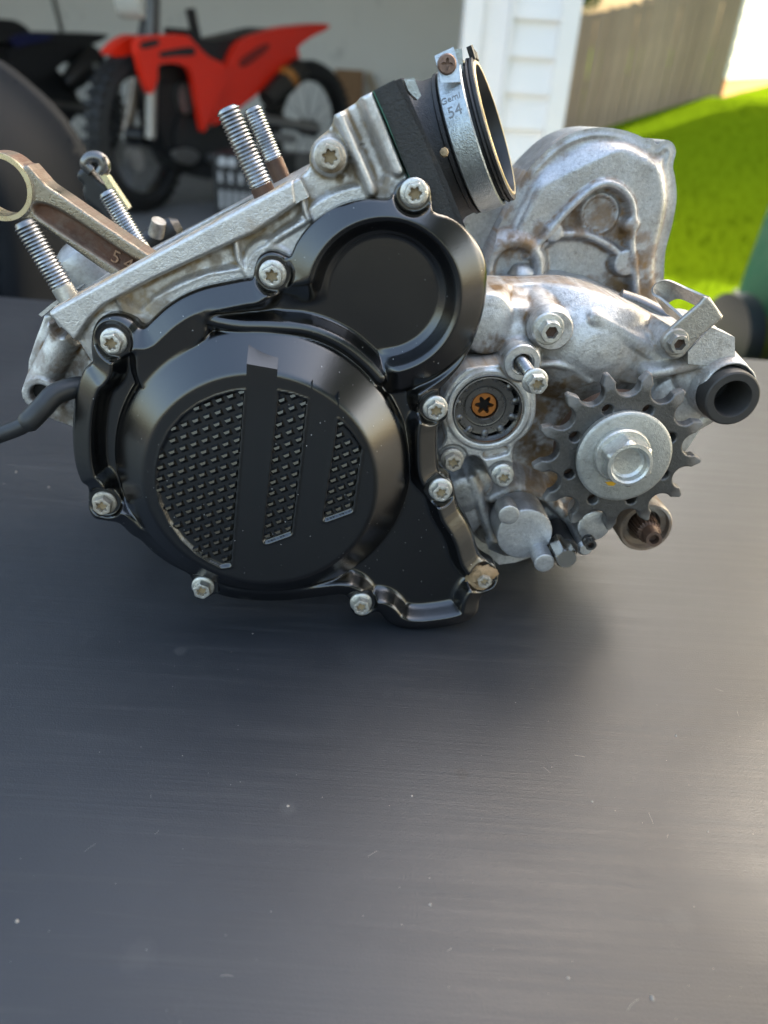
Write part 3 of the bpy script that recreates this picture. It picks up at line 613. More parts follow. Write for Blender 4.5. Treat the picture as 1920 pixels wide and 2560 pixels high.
# wooden boards leaning on the back wall
wb = m_simple('brown_board', (.26, .14, .065), .7, 0, .3, 12); wl = m_simple('pale_board', (.42, .32, .21), .7, 0, .2, 12)
bq = [W(a, b, 6.6) for a, b in ((836, 172), (908, 176), (902, 330), (834, 330))]
b0 = W(834, 330, 6.6); bd = tag(empty('leaning_board', (b0[0], 6.6, FLOOR)), 'brown wooden board leaning on the grey garage wall', 'board')
w_b = bq[1][0]-bq[0][0]; MB().box((w_b/2, .02, (bq[0][2]-FLOOR)/2), (w_b, .03, bq[0][2]-FLOOR)).build('board', wb, bd)
b1 = W(912, 180, 6.65); sb_ = tag(empty('pale_stick', (b1[0], 6.68, FLOOR)), 'pale wooden batten leaning beside the brown board', 'batten')
MB().tube([(0.02, 0, b1[2]-FLOOR), (.28, .0, 0.0)], .022, 8).build('stick', wl, sb_)
# thin dark cord on the garage wall
cA_ = W(128, -20, 6.73); cB_ = W(152, 75, 6.73); cdw = MB().tube([cA_+np.array([0, 0, .3]), cA_, cB_, cB_+np.array([.05, 0, -.4])], .012, 8).build('wall_cord', m_simple('cord_grey', (.10, .10, .09), .7)); tag(cdw, 'thin dark cord hanging on the grey garage wall', 'cord')
# ------------------------------------------------------------------ the engine
engine = empty('motorcycle_engine')
engine.matrix_world = Matrix([[EX[i], EY[i], EZ[i], ORG[i]] for i in range(3)]+[[0, 0, 0, 1]])
tag(engine, 'dismantled single-cylinder motorcycle engine with black side cover standing on dark table', 'engine')

# --- black ignition cover -------------------------------------------------
def z1(a, b): return (150+a/1.508, 450+b/1.508)
cov_px = [z1(*p) for p in [
 (118, 690), (92, 712), (70, 755), (54, 810), (45, 880), (42, 960), (50, 1060), (74, 1138), (100, 1160), (104, 1205), (104, 1245), (128, 1280), (175, 1290), (222, 1300),
 (262, 1338), (300, 1362), (345, 1405), (410, 1452), (485, 1492), (500, 1520), (497, 1552), (515, 1582), (550, 1583), (580, 1562), (620, 1574), (700, 1587), (800, 1591), (900, 1586), (1000, 1572), (1070, 1568), (1098, 1592), (1098, 1625), (1120, 1648), (1155, 1648), (1190, 1632),
 (1208, 1640), (1235, 1670), (1285, 1693), (1345, 1699), (1410, 1694), (1490, 1681), (1545, 1662), (1577, 1632), (1584, 1590), (1600, 1565), (1640, 1545), (1655, 1505), (1640, 1458), (1600, 1432), (1578, 1405), (1560, 1340), (1535, 1285),
 (1505, 1235), (1490, 1180), (1475, 1135), (1440, 1105), (1426, 1070), (1424, 990), (1428, 930), (1455, 905), (1462, 870), (1440, 832), (1432, 800), (1465, 760), (1515, 700), (1560, 615), (1593, 520), (1610, 430), (1612, 350), (1600, 290), (1570, 230), (1520, 175), (1460, 137), (1405, 116),
 (1400, 70), (1392, 25), (1365, -2), (1335, -8), (1298, 0), (1270, 22), (1256, 55), (1235, 72), (1180, 70), (1110, 78), (1040, 102), (975, 142), (925, 190), (890, 240), (868, 287), (845, 282), (812, 270), (778, 272), (750, 290), (735, 325), (724, 366), (690, 374),
 (620, 388), (540, 406), (460, 438), (395, 480), (345, 525), (308, 556), (280, 530), (240, 511), (195, 507), (150, 523), (123, 560), (113, 610), (114, 655)]]
cov = catmull(UP_(cov_px, 2.0), 3)
dC = U(*z1(772, 1088), 4.0); dR = UR(*z1(772, 1088), 537/1.508, 4.0)
fC = U(*z1(760, 1142), -17.0)
lC = U(*z1(1222, 440), 0.0); lR = UR(*z1(1222, 440), 388/1.508, 0.0)
FACE = 24.0
def zf(a, b): return U(350+a/2.765, 950+b/2.765, 10-FACE)
pock = [np.array([zf(*p) for p in P]) for P in (
 [(735, 62), (640, 1296), (560, 1306), (470, 1262), (380, 1205), (280, 1110), (190, 985), (125, 850), (98, 720), (104, 600), (135, 470), (195, 350), (290, 240), (400, 160), (520, 105), (640, 72)],
 [(948, 68), (1060, 92), (1170, 132), (1062, 1060), (1050, 1078), (885, 1138), (855, 1138), (836, 1112)],
 [(1362, 252), (1410, 292), (1460, 345), (1505, 405), (1545, 470), (1482, 905), (1470, 920), (1290, 985), (1265, 985), (1252, 958)])]
bars = [np.array([zf(*p) for p in P]) for P in ([(738, -110), (950, -72), (850, 1140), (640, 1330)],)]
fins = [np.array([zf(*p) for p in P]) for P in ([(1190, 10), (1170, 190), (1062, 1050)], [(1375, 100), (1360, 260), (1252, 950)])]
LUGS = [(279, 858), (680, 689), (1037, 484), (1090, 1026), (1103, 1231), (1211, 1453), (903, 1516), (505, 1475), (256, 1264)]
lugc = [U(*p, -3.0) for p in LUGS]
ridge = catmull(np.array([U(*z1(*p), 0.0) for p in [(530, 505), (580, 530), (680, 548), (800, 552), (940, 566), (1060, 615), (1150, 685), (1205, 745)]]), 4, False)
fillP = catmull(np.array([U(*z1(*p), 0.0) for p in [(296, 600), (350, 525), (430, 462), (530, 420), (600, 440), (565, 500), (560, 600), (450, 680), (380, 760), (310, 790), (275, 700)]]), 3)
def cov_h(X, Z, t):
    rim = smooth_prof(t, [(0, 6.2), (0.9, 8.4), (1.8, 9.0), (8.8, 13.2), (9.8, 13.2), (13.6, 6.0), (15, 5.0), (200, 5.0)], 0.9)
    rl = np.hypot(X-lC[0], Z-lC[1])
    lob = smooth_prof(rl/lR*45, [(0, 5.0), (24.6, 5.0), (25.8, 6.2), (27.2, 6.8), (31.4, 13.2), (33.2, 14.3), (43.0, 9.0), (44.2, 8.2), (46, 5.5), (500, 5.5)], 0.9)
    al = np.degrees(np.arctan2(Z-lC[1], X-lC[0])) % 360; mk = np.where(al < 220, sst(192, 165, al), sst(262, 285, al))*sst(lR+1.5, lR-1.0, rl)
    rim = rim*(1-mk)+lob*mk
    fw = sst(3.0, -2.5, sdf(X, Z, fillP))*sst(6.5, 9.0, t); rim = rim*(1-fw)+12.6*fw
    r = np.hypot(X-dC[0], Z-dC[1])/dR
    dome = smooth_prof(r*60, [(0, FACE), (46.2, FACE), (47.4, FACE-0.4), (59.6, 11.2), (60.4, 10.0), (61.5, 5.0), (63, 3), (400, 3)], 0.7)
    H = smax(rim, dome, 1.6)
    # raised shoulder above the dome, between the dome and the upper lobe
    dl = dline(X, Z, ridge); ang = np.arctan2(Z-dC[1], X-dC[0])
    sh = smooth_prof(dl, [(0, 12.2), (2.2, 11.6), (5.2, 6.0), (6, 4), (300, 4)], 0.8)
    H = smax(H, sh, 1.5)
    # upper lobe: floor disc with a raised rib edge
    # bars and pockets on the flat face
    for P in pock:
        d = sdf(X, Z, P)+0.6
        lip = 0.35*np.exp(-((d-0.1)/0.55)**2)
        H = H+np.where(r < 0.86, lip*sst(0.85, 0.8, r), 0)-1.5*sst(0.0, -0.7, d)*(r < 0.9)
    for i, c in enumerate(lugc):
        q = np.hypot(X-c[0], Z-c[1]); k = sst(8.6, 7.3, q)
        H = H*(1-k)+(8.2 if i != 5 else 7.0)*k
    return H+edge(t, 0.8)
cover = relief('ignition_cover', lambda X, Z: sdf(X, Z, cov), bbox(cov), 0.62, cov_h, 10.0, 11.0, M['cover'], engine, sharp=None)

for nm, P in (('bar_end', [(738, -112), (950, -74), (942, 90), (731, 90)]), ('bar_fin', [(1188, 8), (1195, 10), (1184, 190), (1171, 190)]), ('bar_fin', [(1373, 92), (1380, 95), (1371, 270), (1359, 270)])):
    q = np.array([zf(*p) for p in P]); c_ = q.mean(0); y_ = 10-FACE
    lo = q+(q-c_)*0.0; V = [(a, y_-0.05, b) for a, b in q]+[(c_[0]+(a-c_[0])*1.03, 3.0, c_[1]+(b-c_[1])*1.03+ (11.0 if k < 2 and nm == 'bar_end' else 0)) for k, (a, b) in enumerate(q)]
    MB().add(V, [[0, 1, 2, 3], [0, 4, 5, 1], [1, 5, 6, 2], [2, 6, 7, 3], [3, 7, 4, 0]]).build(nm, M['cover'], cover, MM, 20)
# small wedge studs of the grip pattern
stud_me = None
def grip(lo, u, v, n0, n1, m0, m1, P):
    global stud_me
    o = zf(*lo); uu = zf(lo[0]+u[0], lo[1]+u[1])-o; vv = zf(lo[0]+v[0], lo[1]+v[1])-o
    for i in range(n0, n1):
        for j in range(m0, m1):
            p = o+uu*i+vv*j
            if sdf(np.array([p[0]]), np.array([p[1]]), P)[0] > -1.35: continue
            if stud_me is None:
                a, b, h = 1.75, 1.6, 1.75
                mb = MB(); mb.add([(-a, 0, -b), (a, 0, -b), (a, 0, b), (-a, 0, b), (-a*0.55, -h, b*0.05), (a*0.55, -h, b*0.05), (a*0.8, -h*0.85, b*0.72), (-a*0.8, -h*0.85, b*0.72)],
                    [(3, 2, 1, 0), (0, 1, 5, 4), (1, 2, 6, 5), (2, 3, 7, 6), (3, 0, 4, 7), (4, 5, 6, 7)])
                q = mb.build('grip_stud', M['cover'], cover, MM, 20); stud_me = q.data
            else: q = bpy.data.objects.new('grip_stud', stud_me); COL.objects.link(q); q.parent = cover
            q.location = (p[0]*MM, (10-FACE+1.45)*MM, p[1]*MM)
            ang = math.atan2(uu[1], uu[0]); q.rotation_euler = (0, -ang, 0)
grip((665, 505), (76, -27), (-8, 79), -9, 3, -8, 12, pock[0])
grip((1025, 450), (76, -29), (-9, 80), -3, 4, -6, 10, pock[1])
grip((1428, 520), (68, -27), (-11, 78), -3, 4, -6, 8, pock[2])

# --- bolts with a star socket ---------------------------------------------
def bolt_mesh():
    n = 72; V = []; F = []; mi = []
    hexr = lambda q, R: R*math.cos(math.pi/6)/math.cos((q % (math.pi/3))-math.pi/6)
    star = lambda q, k: k*(2.42+0.46*math.cos(6*q))
    rings = [(5.3, -0.4, 0), (5.75, 0, 0), (5.75, 0.9, 0), (5.45, 1.25, 0), (4.75, 1.55, 0), ('h', 1.6, 4.55), ('h', 5.2, 4.55), ('m', 5.75, 4.1), ('m', 5.85, 3.75), ('s', 5.75, 1.03), ('s', 5.6, 0.98), ('s', 3.4, 0.9), ('s', 3.3, 0.4)]
    for r, z, a in rings:
        for k in range(n):
            q = 2*math.pi*k/n
            rr = hexr(q, a) if r == 'h' else (min(hexr(q, a+0.35), a) if r == 'm' else (star(q, a) if r == 's' else r))
            V.append((rr*math.cos(q), rr*math.sin(q), z))
    for i in range(len(rings)-1):
        for k in range(n):
            F.append((i*n+k, i*n+(k+1) % n, (i+1)*n+(k+1) % n, (i+1)*n+k)); mi.append(1 if i >= 11 else 0)
    F.append([(len(rings)-1)*n+k for k in range(n)]); mi.append(1)
    return V, F, mi
_bm = None
def bolt(name, px, y, rot=0.0, sc=1.0, head=4.0, soiled=False):
    """px is the middle of the head as seen"""
    global _bm
    c = U3(px[0], px[1], y-head*sc)
    if _bm is None:
        V, F, mi = bolt_mesh(); o = mesh(name, V, F, [M['zinc'], M['dirtfill']], engine, 30, MM, mi); _bm = o.data
    else: o = bpy.data.objects.new(name, _bm); COL.objects.link(o); o.parent = engine
    if soiled: o.material_slots[0].link = 'OBJECT'; o.material_slots[0].material = M['zincd']
    o.location = (c[0]*MM, y*MM, c[2]*MM); o.rotation_euler = (math.pi/2+rnd.uniform(-.02, .02), rot, rnd.uniform(-.02, .02)); o.scale = (sc, sc, sc)
    return o
for i, p in enumerate(LUGS): bolt('cover_bolt', p, (1.8 if i != 5 else 3.0), rnd.uniform(0, 1.0), 0.98 if i != 5 else 0.82, soiled=i in (5, 8))

# --- upper crankcase and cylinder deck ------------------------------------
def z2(a, b): return (500+a/3.318, 200+b/3.318)
def z3(a, b): return (900+a/3.77, 80+b/3.77)
def z4(a, b): return (1150+a/2.1545, 280+b/2.1545)
def z5(a, b): return (1050+a/3.687, 780+b/3.687)
def z6(a, b): return (1300+a/2.6758, 850+b/2.6758)
def z7(a, b): return (1080+a/2.676, 1150+b/2.676)
def z8(a, b): return (a/3.318, 650+b/3.318)
def za(a, b): return (a/2.592, 300+b/2.592)
up_px = [(125, 774), (250, 708), (378, 640), (508, 570), (638, 500), (735, 449), z2(820, 812), z2(880, 770), z2(905, 710), z2(900, 640), z2(915, 570), z2(945, 515), z2(1000, 465), z2(1060, 420), z2(1100, 350), z2(1112, 290), z2(1180, 258), z2(1295, 185), z2(1330, 145), z2(1432, 97),
         z2(1500, 260), z2(1590, 510), (1000, 405), (1022, 445), (1050, 520), (1000, 640), (800, 760), (600, 860), (400, 950), (262, 990), (240, 930), (190, 850)]
upP = UP_(up_px, 8.0)
deckT = UP_([(110, 782), (378, 640), (638, 500), (760, 436)], 4.0)
deckB = UP_([(238, 778), (386, 701), (638, 585), (744, 515)], 5.0)
deckPoly = UP_([(100, 788), (378, 632), (638, 492), (738, 440), (747, 512), (690, 552), (638, 586), (386, 702), (262, 768), (230, 800), (190, 860), (160, 830)], 5.0)
cov_sh = UP_(cov_px, 9.0); cov_sh = catmull(cov_sh, 2)
ribs = [(UP_([z2(1155, 300), z2(1255, 520), z2(1340, 720), z2(1425, 920)], 6.0), 2.6, 10.5), (UP_([z2(1385, 110), z2(1470, 330), z2(1570, 560), z2(1640, 740)], 6.0), 3.6, 9.0),
        (UP_([z2(800, 830), z2(845, 960), z2(870, 1080), z2(905, 1160)], 8.0), 1.5, 7.5), (UP_([za(1530, 800), za(1545, 900), za(1590, 990)], 9.0), 1.6, 6.0), (UP_([za(780, 1170), za(820, 1230), za(900, 1310)], 9.0), 2.6, 6.5),
        (UP_([za(1000, 1160), za(1150, 1090), za(1350, 1000), za(1560, 970)], 9.0), 1.2, 5.2), (UP_([z2(560, 1380), z2(660, 1300), z2(860, 1180)], 9.0), 2.0, 6.2)]
bosses = [(U(825, 392, 4.0), 7.2, 9.5), (U(1037, 484, 4.0), 11.5, 6.0), (U(680, 689, 4.0), 12.0, 6.0), (U(279, 858, 5.0), 13.0, 6.0)]
holes = [(U(*z2(1165, 795), 8.0), 1.3), (U(*z2(1205, 757), 8.0), 0.8), (U(*z2(1335, 560), 8.0), 1.2)]
def up_h(X, Z, t):
    H = 1.2+0*X+1.2*(fnoise(X, Z, 14, 3)-0.5)
    fl = np.abs(sdf(X, Z, cov_sh)); H = smax(H, smooth_prof(fl, [(0, 5.0), (5.0, 5.0), (6.6, 1), (9, 0), (300, 0)], 0.8), 1.0)
    dd = sdf(X, Z, deckPoly); H = smax(H, 10.5*sst(1.0, -1.6, dd)-2*(1-sst(1.0, -1.6, dd)), 1.2)
    for P, wd, h in ribs: H = smax(H, smooth_prof(dline(X, Z, P), [(0, h), (wd*0.55, h-0.25), (wd*1.4, 1), (wd*1.8, -3), (400, -3)], 0.5), 0.8)
    for c, r, h in bosses: H = smax(H, smooth_prof(np.hypot(X-c[0], Z-c[1]), [(0, h), (r-0.6, h), (r+1.2, 0), (400, -1)], 0.6), 0.9)
    for c, r in holes: H = H-2.0*sst(r+0.4, r-0.4, np.hypot(X-c[0], Z-c[1]))
    return H+edge(t, 1.4)
def spots(lst, y):
    C = [(U(a, b, y), r, s) for a, b, r, s in lst]
    def f(A, B):
        v = np.zeros(A.shape)
        n = fnoise(A, B, 3.1, 5)*0.7+fnoise(A, B, 1.2, 9)*0.5
        for c, r, s in C: v = np.maximum(v, s*sst(r, r*0.25, np.hypot(A-c[0], B-c[1])+r*0.9*(n-0.6)))
        return np.clip(v, 0, 1)
    return f
upd = spots([(*za(860, 1230), 11, .9), (*za(1000, 1240), 10, .9), (*za(1380, 920), 5, .6), (*za(1230, 990), 4, .6), (*za(1060, 1120), 5, .5), (*z2(500, 1280), 9, .5), (*z2(120, 1500), 5, .6), (*z2(1520, 880), 6, .8), (*z2(1460, 420), 6, .35), (*z2(1240, 740), 4, .8),
             (*z2(1150, 830), 3, .9), (*z2(880, 940), 4, .4), (*z2(640, 1450), 6, .5), (*z2(420, 1430), 7, .4), (225, 850, 8, .35)], 8.0)
relief('upper_crankcase', lambda X, Z: sdf(X, Z, upP), bbox(upP), 0.62, up_h, 14.0, 30.0, M['cast'], engine, attr=upd)
# deck slab with the cylinder bore
dA = U(118, 778, 4.0); dB = U(748, 443, 4.0); du = nrm(dB-dA); dL = float(np.linalg.norm(dB-dA)); dn = np.array([-du[1], du[0]])
def dmap(V): return np.stack([dA[0]+du[0]*V[:, 0]-dn[0]*V[:, 1], V[:, 2], dA[1]+du[1]*V[:, 0]-dn[1]*V[:, 1]], 1)
def deck_sd(X, Z):
    q = np.maximum(np.abs(X-dL/2)-dL/2, np.abs(Z-61)-56.0)
    return np.maximum(q, 37.0-np.hypot((X-dL*0.47)*0.93, Z-61))
relief('cylinder_deck', deck_sd, (-3, dL+3, 2, 122), 1.2, lambda X, Z, t: edge(t, 0.6), 0.5, 8, M['mach'], engine, mp=dmap)
# thin shim at the front end of the deck
sp = UP_([z8(318, 452), z8(440, 352), z8(505, 330), z8(470, 372), z8(345, 470)], 22.0)
MB().prism([tuple(p) for p in sp], 22, 60).build('base_shim', M['mach'], engine, MM)

# --- cylinder studs --------------------------------------------------------
sdir = nrm(np.array([*(U(566, 271, 25)-U(663, 486, 25))])); sax = np.array([sdir[0], 0, sdir[1]])
def stud(px0, px1, y, r=4.75, shank=0.12, rusty=False):
    b = U3(*px0, y); e = U3(*px1, y); L = float(np.linalg.norm(e-b)); a = nrm(e-b); b = b-a*6; L += 6
    s0 = L*shank+6; mb = MB()
    prof = [(s0-0.01, r*0.86)]; z = s0; p = 1.5
    while z < L-1.6: prof += [(z+p*0.12, r*0.845), (z+p*0.5, r), (z+p*0.62, r), (z+p, r*0.845)]; z += p
    prof += [(L-0.7, r*0.84), (L, r*0.66)]
    o = mb.lathe(prof, b, a, 40).build('cylinder_stud', M['stud'], engine, MM, 60)
    MB().lathe([(0, r*0.97), (s0-0.4, r*0.97), (s0, r*0.88)], b, a, 32).build('shank', M['rust' if rusty else 'zinc'], o, MM)
    return o
stud((663, 488), (566, 268), 22, 4.9, 0.10, True)
stud((170, 742), (57, 553), 22, 4.9, 0.13, False)
stud((706, 452), (629, 268), 108, 4.9, 0.26, True)
stud((352, 622), (264, 478), 108, 4.9, 0.05, False)

# --- connecting rod --------------------------------------------------------
rc = U(0, 468, 56); rR = UR(0, 468, 83, 56); ri = UR(0, 468, 68.5, 56)
rod_px = [za(150, 300), za(240, 360), za(300, 425), za(420, 505), za(600, 630), za(800, 765), za(985, 890), za(1250, 1075), za(1050, 1230), za(780, 1040), za(640, 955), za(500, 855), za(380, 770), za(270, 690), za(200, 650), za(120, 630)]
rodP = UP_(rod_px, 56); rods = catmull(rodP, 3)
chan = UP_([za(225, 545), za(300, 545), za(420, 600), za(600, 715), za(800, 850), za(1150, 1085), za(1050, 1160), za(770, 970), za(600, 860), za(430, 750), za(290, 655), za(225, 600)], 57)
def rod_sd(X, Z):
    r = np.hypot(X-rc[0], Z-rc[1]); return np.maximum(smin(r-rR, sdf(X, Z, rods), 2.0), ri-r)
def rod_h(X, Z, t):
    d = sdf(X, Z, catmull(chan, 3)); r = np.hypot(X-rc[0], Z-rc[1])
    return 4.0-3.2*sst(0.6, -1.6, d)+0.8*sst(rR+0.5, rR-0.8, r)+edge(t, 1.2)
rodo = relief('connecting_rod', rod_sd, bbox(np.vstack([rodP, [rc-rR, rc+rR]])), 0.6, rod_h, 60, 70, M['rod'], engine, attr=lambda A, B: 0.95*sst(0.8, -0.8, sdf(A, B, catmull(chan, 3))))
MB().lathe([(-0.5, ri+0.05), (-0.5, rR-0.4), (0.3, rR-0.2), (14, rR-0.2), (14, ri), (-0.5, ri)], (rc[0], 55.6, rc[1]), (0, 1, 0), 72, (False, False)).build('small_end_bush', M['rodring'], rodo, MM)

def text_mesh(s, size, ext):
    cu = bpy.data.curves.new('lettering', 'FONT'); cu.body = s; cu.size = size; cu.extrude = ext; cu.align_x = 'CENTER'; cu.align_y = 'CENTER'; cu.resolution_u = 4
    o = bpy.data.objects.new('lettering', cu); COL.objects.link(o)
    me = bpy.data.meshes.new_from_object(o.evaluated_get(bpy.context.evaluated_depsgraph_get()))
    V = np.array([v.co[:] for v in me.vertices]); F = [list(p.vertices) for p in me.polygons]
    bpy.data.objects.remove(o); bpy.data.meshes.remove(me); return V, F
def lay_text(s, px, y, size, ang, parent, mat):
    V, F = text_mesh(s, size, 0.7); c = U(*px, y); ca, sa = math.cos(ang), math.sin(ang)
    P = np.stack([c[0]+V[:, 0]*ca-V[:, 1]*sa, y-V[:, 2], c[1]+V[:, 0]*sa+V[:, 1]*ca], 1)
    return mesh('stamped_number', P, F, mat, parent, 30, MM)
rang = math.atan2(*(U(*za(800, 850), 57)-U(*za(600, 715), 57))[::-1])
stm = m_simple('stamp_highlight', (0.34, 0.22, 0.15), 0.35, 0.8); lay_text('5', za(752, 890), 59.2, 8.5, rang+0.15, rodo, stm); lay_text('4', za(832, 937), 59.2, 8.5, rang+0.15, rodo, stm)  # lighter than the rod: highlights on the raised numbers painted into their colour

# --- intake side: insulator, flange, rubber boot, clamp --------------------
def slab(name, pts, y0, y1, mat, parent=engine): return MB().prism([tuple(p) for p in UP_(pts, y0)], y0, y1).build(name, mat, parent, MM)
slab('manifold_gasket', [z2(1433, 92), z2(1441, 88), z2(1550, 330), (1012, 420), (1040, 470), (1034, 470), z2(1540, 335)], 5.0, 96, M['gasket'])
slab('intake_insulator', [z2(1441, 86), z2(1600, 4), (986, 200), (1060, 350), (1120, 500), (1175, 640), (1130, 640), (1045, 475), (1012, 420), z2(1550, 330)], 7.0, 96, M['plasticb'])
slab('boot_flange', [(987, 203), (1003, 196), (1062, 330), (1120, 460), (1172, 590), (1150, 610), (1060, 350)], 9.0, 94, M['rubber'])
slab('flange_clip', [z3(415, 445), z3(510, 430), z3(575, 600), z3(545, 640), z3(460, 560)], 14.0, 30, M['clampm'])
bR = UR(1232, 325, 168, 58)
mouth_c = U3(1234, 326, 60); base_c = U3(1072, 394, 68); axb = nrm(mouth_c-base_c)
v_ = nrm(np.array([*(U(1194, 160, 56)-U(1272, 490, 56)), 0])[[0, 2, 1]]); v_ = nrm(v_-axb*(v_ @ axb)); w_ = np.cross(axb, v_)
Lb = float(np.linalg.norm(mouth_c-base_c))
def ringtube(prof, name, mat, parent=engine, n=96, cap=(False, False), sharp=30, squash=1.0, sweep=None):
    V = []; F = []; m = len(prof)
    for h, r in prof:
        for k in range(n):
            q = 2*math.pi*k/n; V.append(base_c+axb*h+(v_*math.cos(q)+w_*math.sin(q))*r)
    for i in range(m-1):
        for k in range(n): F.append([i*n+k, i*n+(k+1) % n, (i+1)*n+(k+1) % n, (i+1)*n+k])
    return mesh(name, V, F, mat, parent, sharp, MM)
boot = ringtube([(-6, bR*1.16), (0, bR*1.15), (5, bR*1.06), (8, bR*1.0), (Lb*0.42, bR*0.985), (Lb*0.44, bR*1.02), (Lb*0.49, bR*1.02), (Lb*0.51, bR*0.97), (Lb*0.9, bR*0.95), (Lb*0.91, bR*1.0), (Lb*0.93, bR*1.03), (Lb*0.955, bR*1.02), (Lb*0.96, bR*0.985), (Lb*0.972, bR*0.985), (Lb*0.98, bR*1.025), (Lb*1.02, bR*1.025), (Lb*1.03, bR*0.99), (Lb*1.03, bR*0.955)], 'intake_boot', M['rubber'])
ringtube([(Lb*1.028, bR*0.965), (Lb*1.04, bR*0.95), (Lb*1.04, bR*0.905), (Lb*1.02, bR*0.90)], 'mouth_lip', M['gold'], boot)
ringtube([(Lb*1.03, bR*0.902), (Lb*0.9, bR*0.86), (Lb*0.3, bR*0.82), (Lb*0.05, bR*0.6), (0.0, 0.01)], 'boot_liner', M['hose'], boot)
def on_boot(h, q, r): return base_c+axb*h+(v_*math.cos(q)+w_*math.sin(q))*r
tabs = MB()
for q in (0.03, -0.22):
    for_ = [on_boot(Lb*h, q+dq, bR*r) for r in (0.98, 1.16 if q > 0 else 1.10) for h in (0.985, 1.055) for dq in (-0.10, 0.10)]
    tabs.add(for_, [(0, 1, 3, 2), (4, 6, 7, 5), (0, 4, 5, 1), (2, 3, 7, 6), (0, 2, 6, 4), (1, 5, 7, 3)])
tabs.build('mouth_tab', M['rubber'], boot, MM)
c0, c1 = Lb*0.535, Lb*0.865
clamp = ringtube([(c0, bR*0.99), (c0-0.3, bR*1.03), (c0+0.3, bR*1.05), (c1-0.3, bR*1.05), (c1+0.3, bR*1.03), (c1, bR*0.99)], 'hose_clamp', M['clampm'])
# clamp ears and screw
def ear(q0, q1, h0, h1, r0, r1, name):
    P = [on_boot(h, q, r) for r in (r0, r1) for h in (h0, h1) for q in (q0, q1)]
    return MB().add(P, [(0, 1, 3, 2), (4, 6, 7, 5), (0, 4, 5, 1), (2, 3, 7, 6), (0, 2, 6, 4), (1, 5, 7, 3)]).build(name, M['clampm'], clamp, MM)
V = []
e0 = U3(*z3(700, 225), 44); e1 = U3(*z3(880, 140), 44); e2 = U3(*z3(940, 330), 42); e3 = U3(*z3(945, 470), 40); e4 = U3(*z3(760, 480), 40); e5 = U3(*z3(745, 390), 42)
mb = MB(); P = [e0, e1, e2, e3, e4, e5]; n = 6
mb.add([p for p in P]+[p+np.array([0, 1.3, 0]) for p in P], [list(range(n)), list(range(2*n-1, n-1, -1))]+[[i, i+n, (i+1) % n+n, (i+1) % n] for i in range(n)]); mb.build('clamp_ear', M['clampm'], clamp, MM)
f = [U3(*z3(*p), 52) for p in ((880, 165), (960, 155), (968, 250), (970, 400), (935, 400))]; n = 5
MB().add([p for p in f]+[p+np.array([0, 1.3, 0]) for p in f], [list(range(n)), list(range(2*n-1, n-1, -1))]+[[i, i+n, (i+1) % n+n, (i+1) % n] for i in range(n)]).build('clamp_ear', M['clampm'], clamp, MM)
sc_ = U3(*z3(815, 305), 43); 
scr = MB().lathe([(-1.0, lambda q: 3.9), (2.0, 3.9), (2.6, 3.4), (2.7, lambda q: 1.6+0.75*math.cos(4*q)), (1.4, lambda q: 1.4+0.6*math.cos(4*q)), (1.2, 0.2)], sc_, (0, -1, 0), 48).build('clamp_screw', m_simple('rusty_screw', (0.20, 0.13, 0.10), 0.45, 0.6, 0.5, 500, 0.5, 1500), clamp, MM)
MB().lathe([(-1, 2.2), (12, 2.2)], sc_, (0, 1, 0), 16).build('screw_shank', M['steel'], scr, MM)
# embossed size on the clamp band
def band_text(s, size, hh, q0):
    V, F = text_mesh(s, size, 0.18)
    P = np.array([on_boot(hh+v[0], q0-v[1]/(bR*1.05), bR*1.05+0.10+v[2]*0.6) for v in V])
    return mesh('stamped_lettering', P, F, M['engrave'], clamp, 30, MM)
qn = None
def q_of(px):      # angle on the band nearest to the camera for a given height
    best = None
    for k in range(720):
        q = 2*math.pi*k/720; p = on_boot((c0+c1)/2, q, bR*1.05); s = to_px(p)
        nrm_ = v_*math.cos(q)+w_*math.sin(q)
        if (CE-p) @ nrm_ < 0: continue
        d = abs(s[1]-px[1])
        if best is None or d < best[0]: best = (d, q)
    return best[1]
def to_px(p):
    d = np.asarray(p)-CE; wd = EMAT.T @ d; zz = wd @ FWD; return (CX+FPX*(wd @ RT)/zz, CY-FPX*(wd @ UP)/zz)
qa = q_of(z3(850, 620)); qb = q_of(z3(870, 745))
sgn = 1 if qb > qa else -1
def band_text2(s, size, hh, q0, off=0.0):
    V, F = text_mesh(s, size, 0.18)
    P = np.array([on_boot(hh+v[0]+off, q0-sgn*v[1]/(bR*1.05), bR*1.05+0.08+v[2]*0.6) for v in V])
    if sgn < 0: pass
    return mesh('stamped_lettering', P, F, M['engrave'], clamp, 30, MM)
band_text2('Gemi', 4.0, (c0+c1)/2, qa, -0.9); band_text2('54', 6.6, (c0+c1)/2, qb, -0.3)
MB().lathe([(0, 2.0), (1.2, 1.6), (1.6, 0.3)], U3(*z3(793, 1135), 26), (-0.2, -1, 0.2), 8).build('mud_speck', M['dirtfill'], boot, MM)

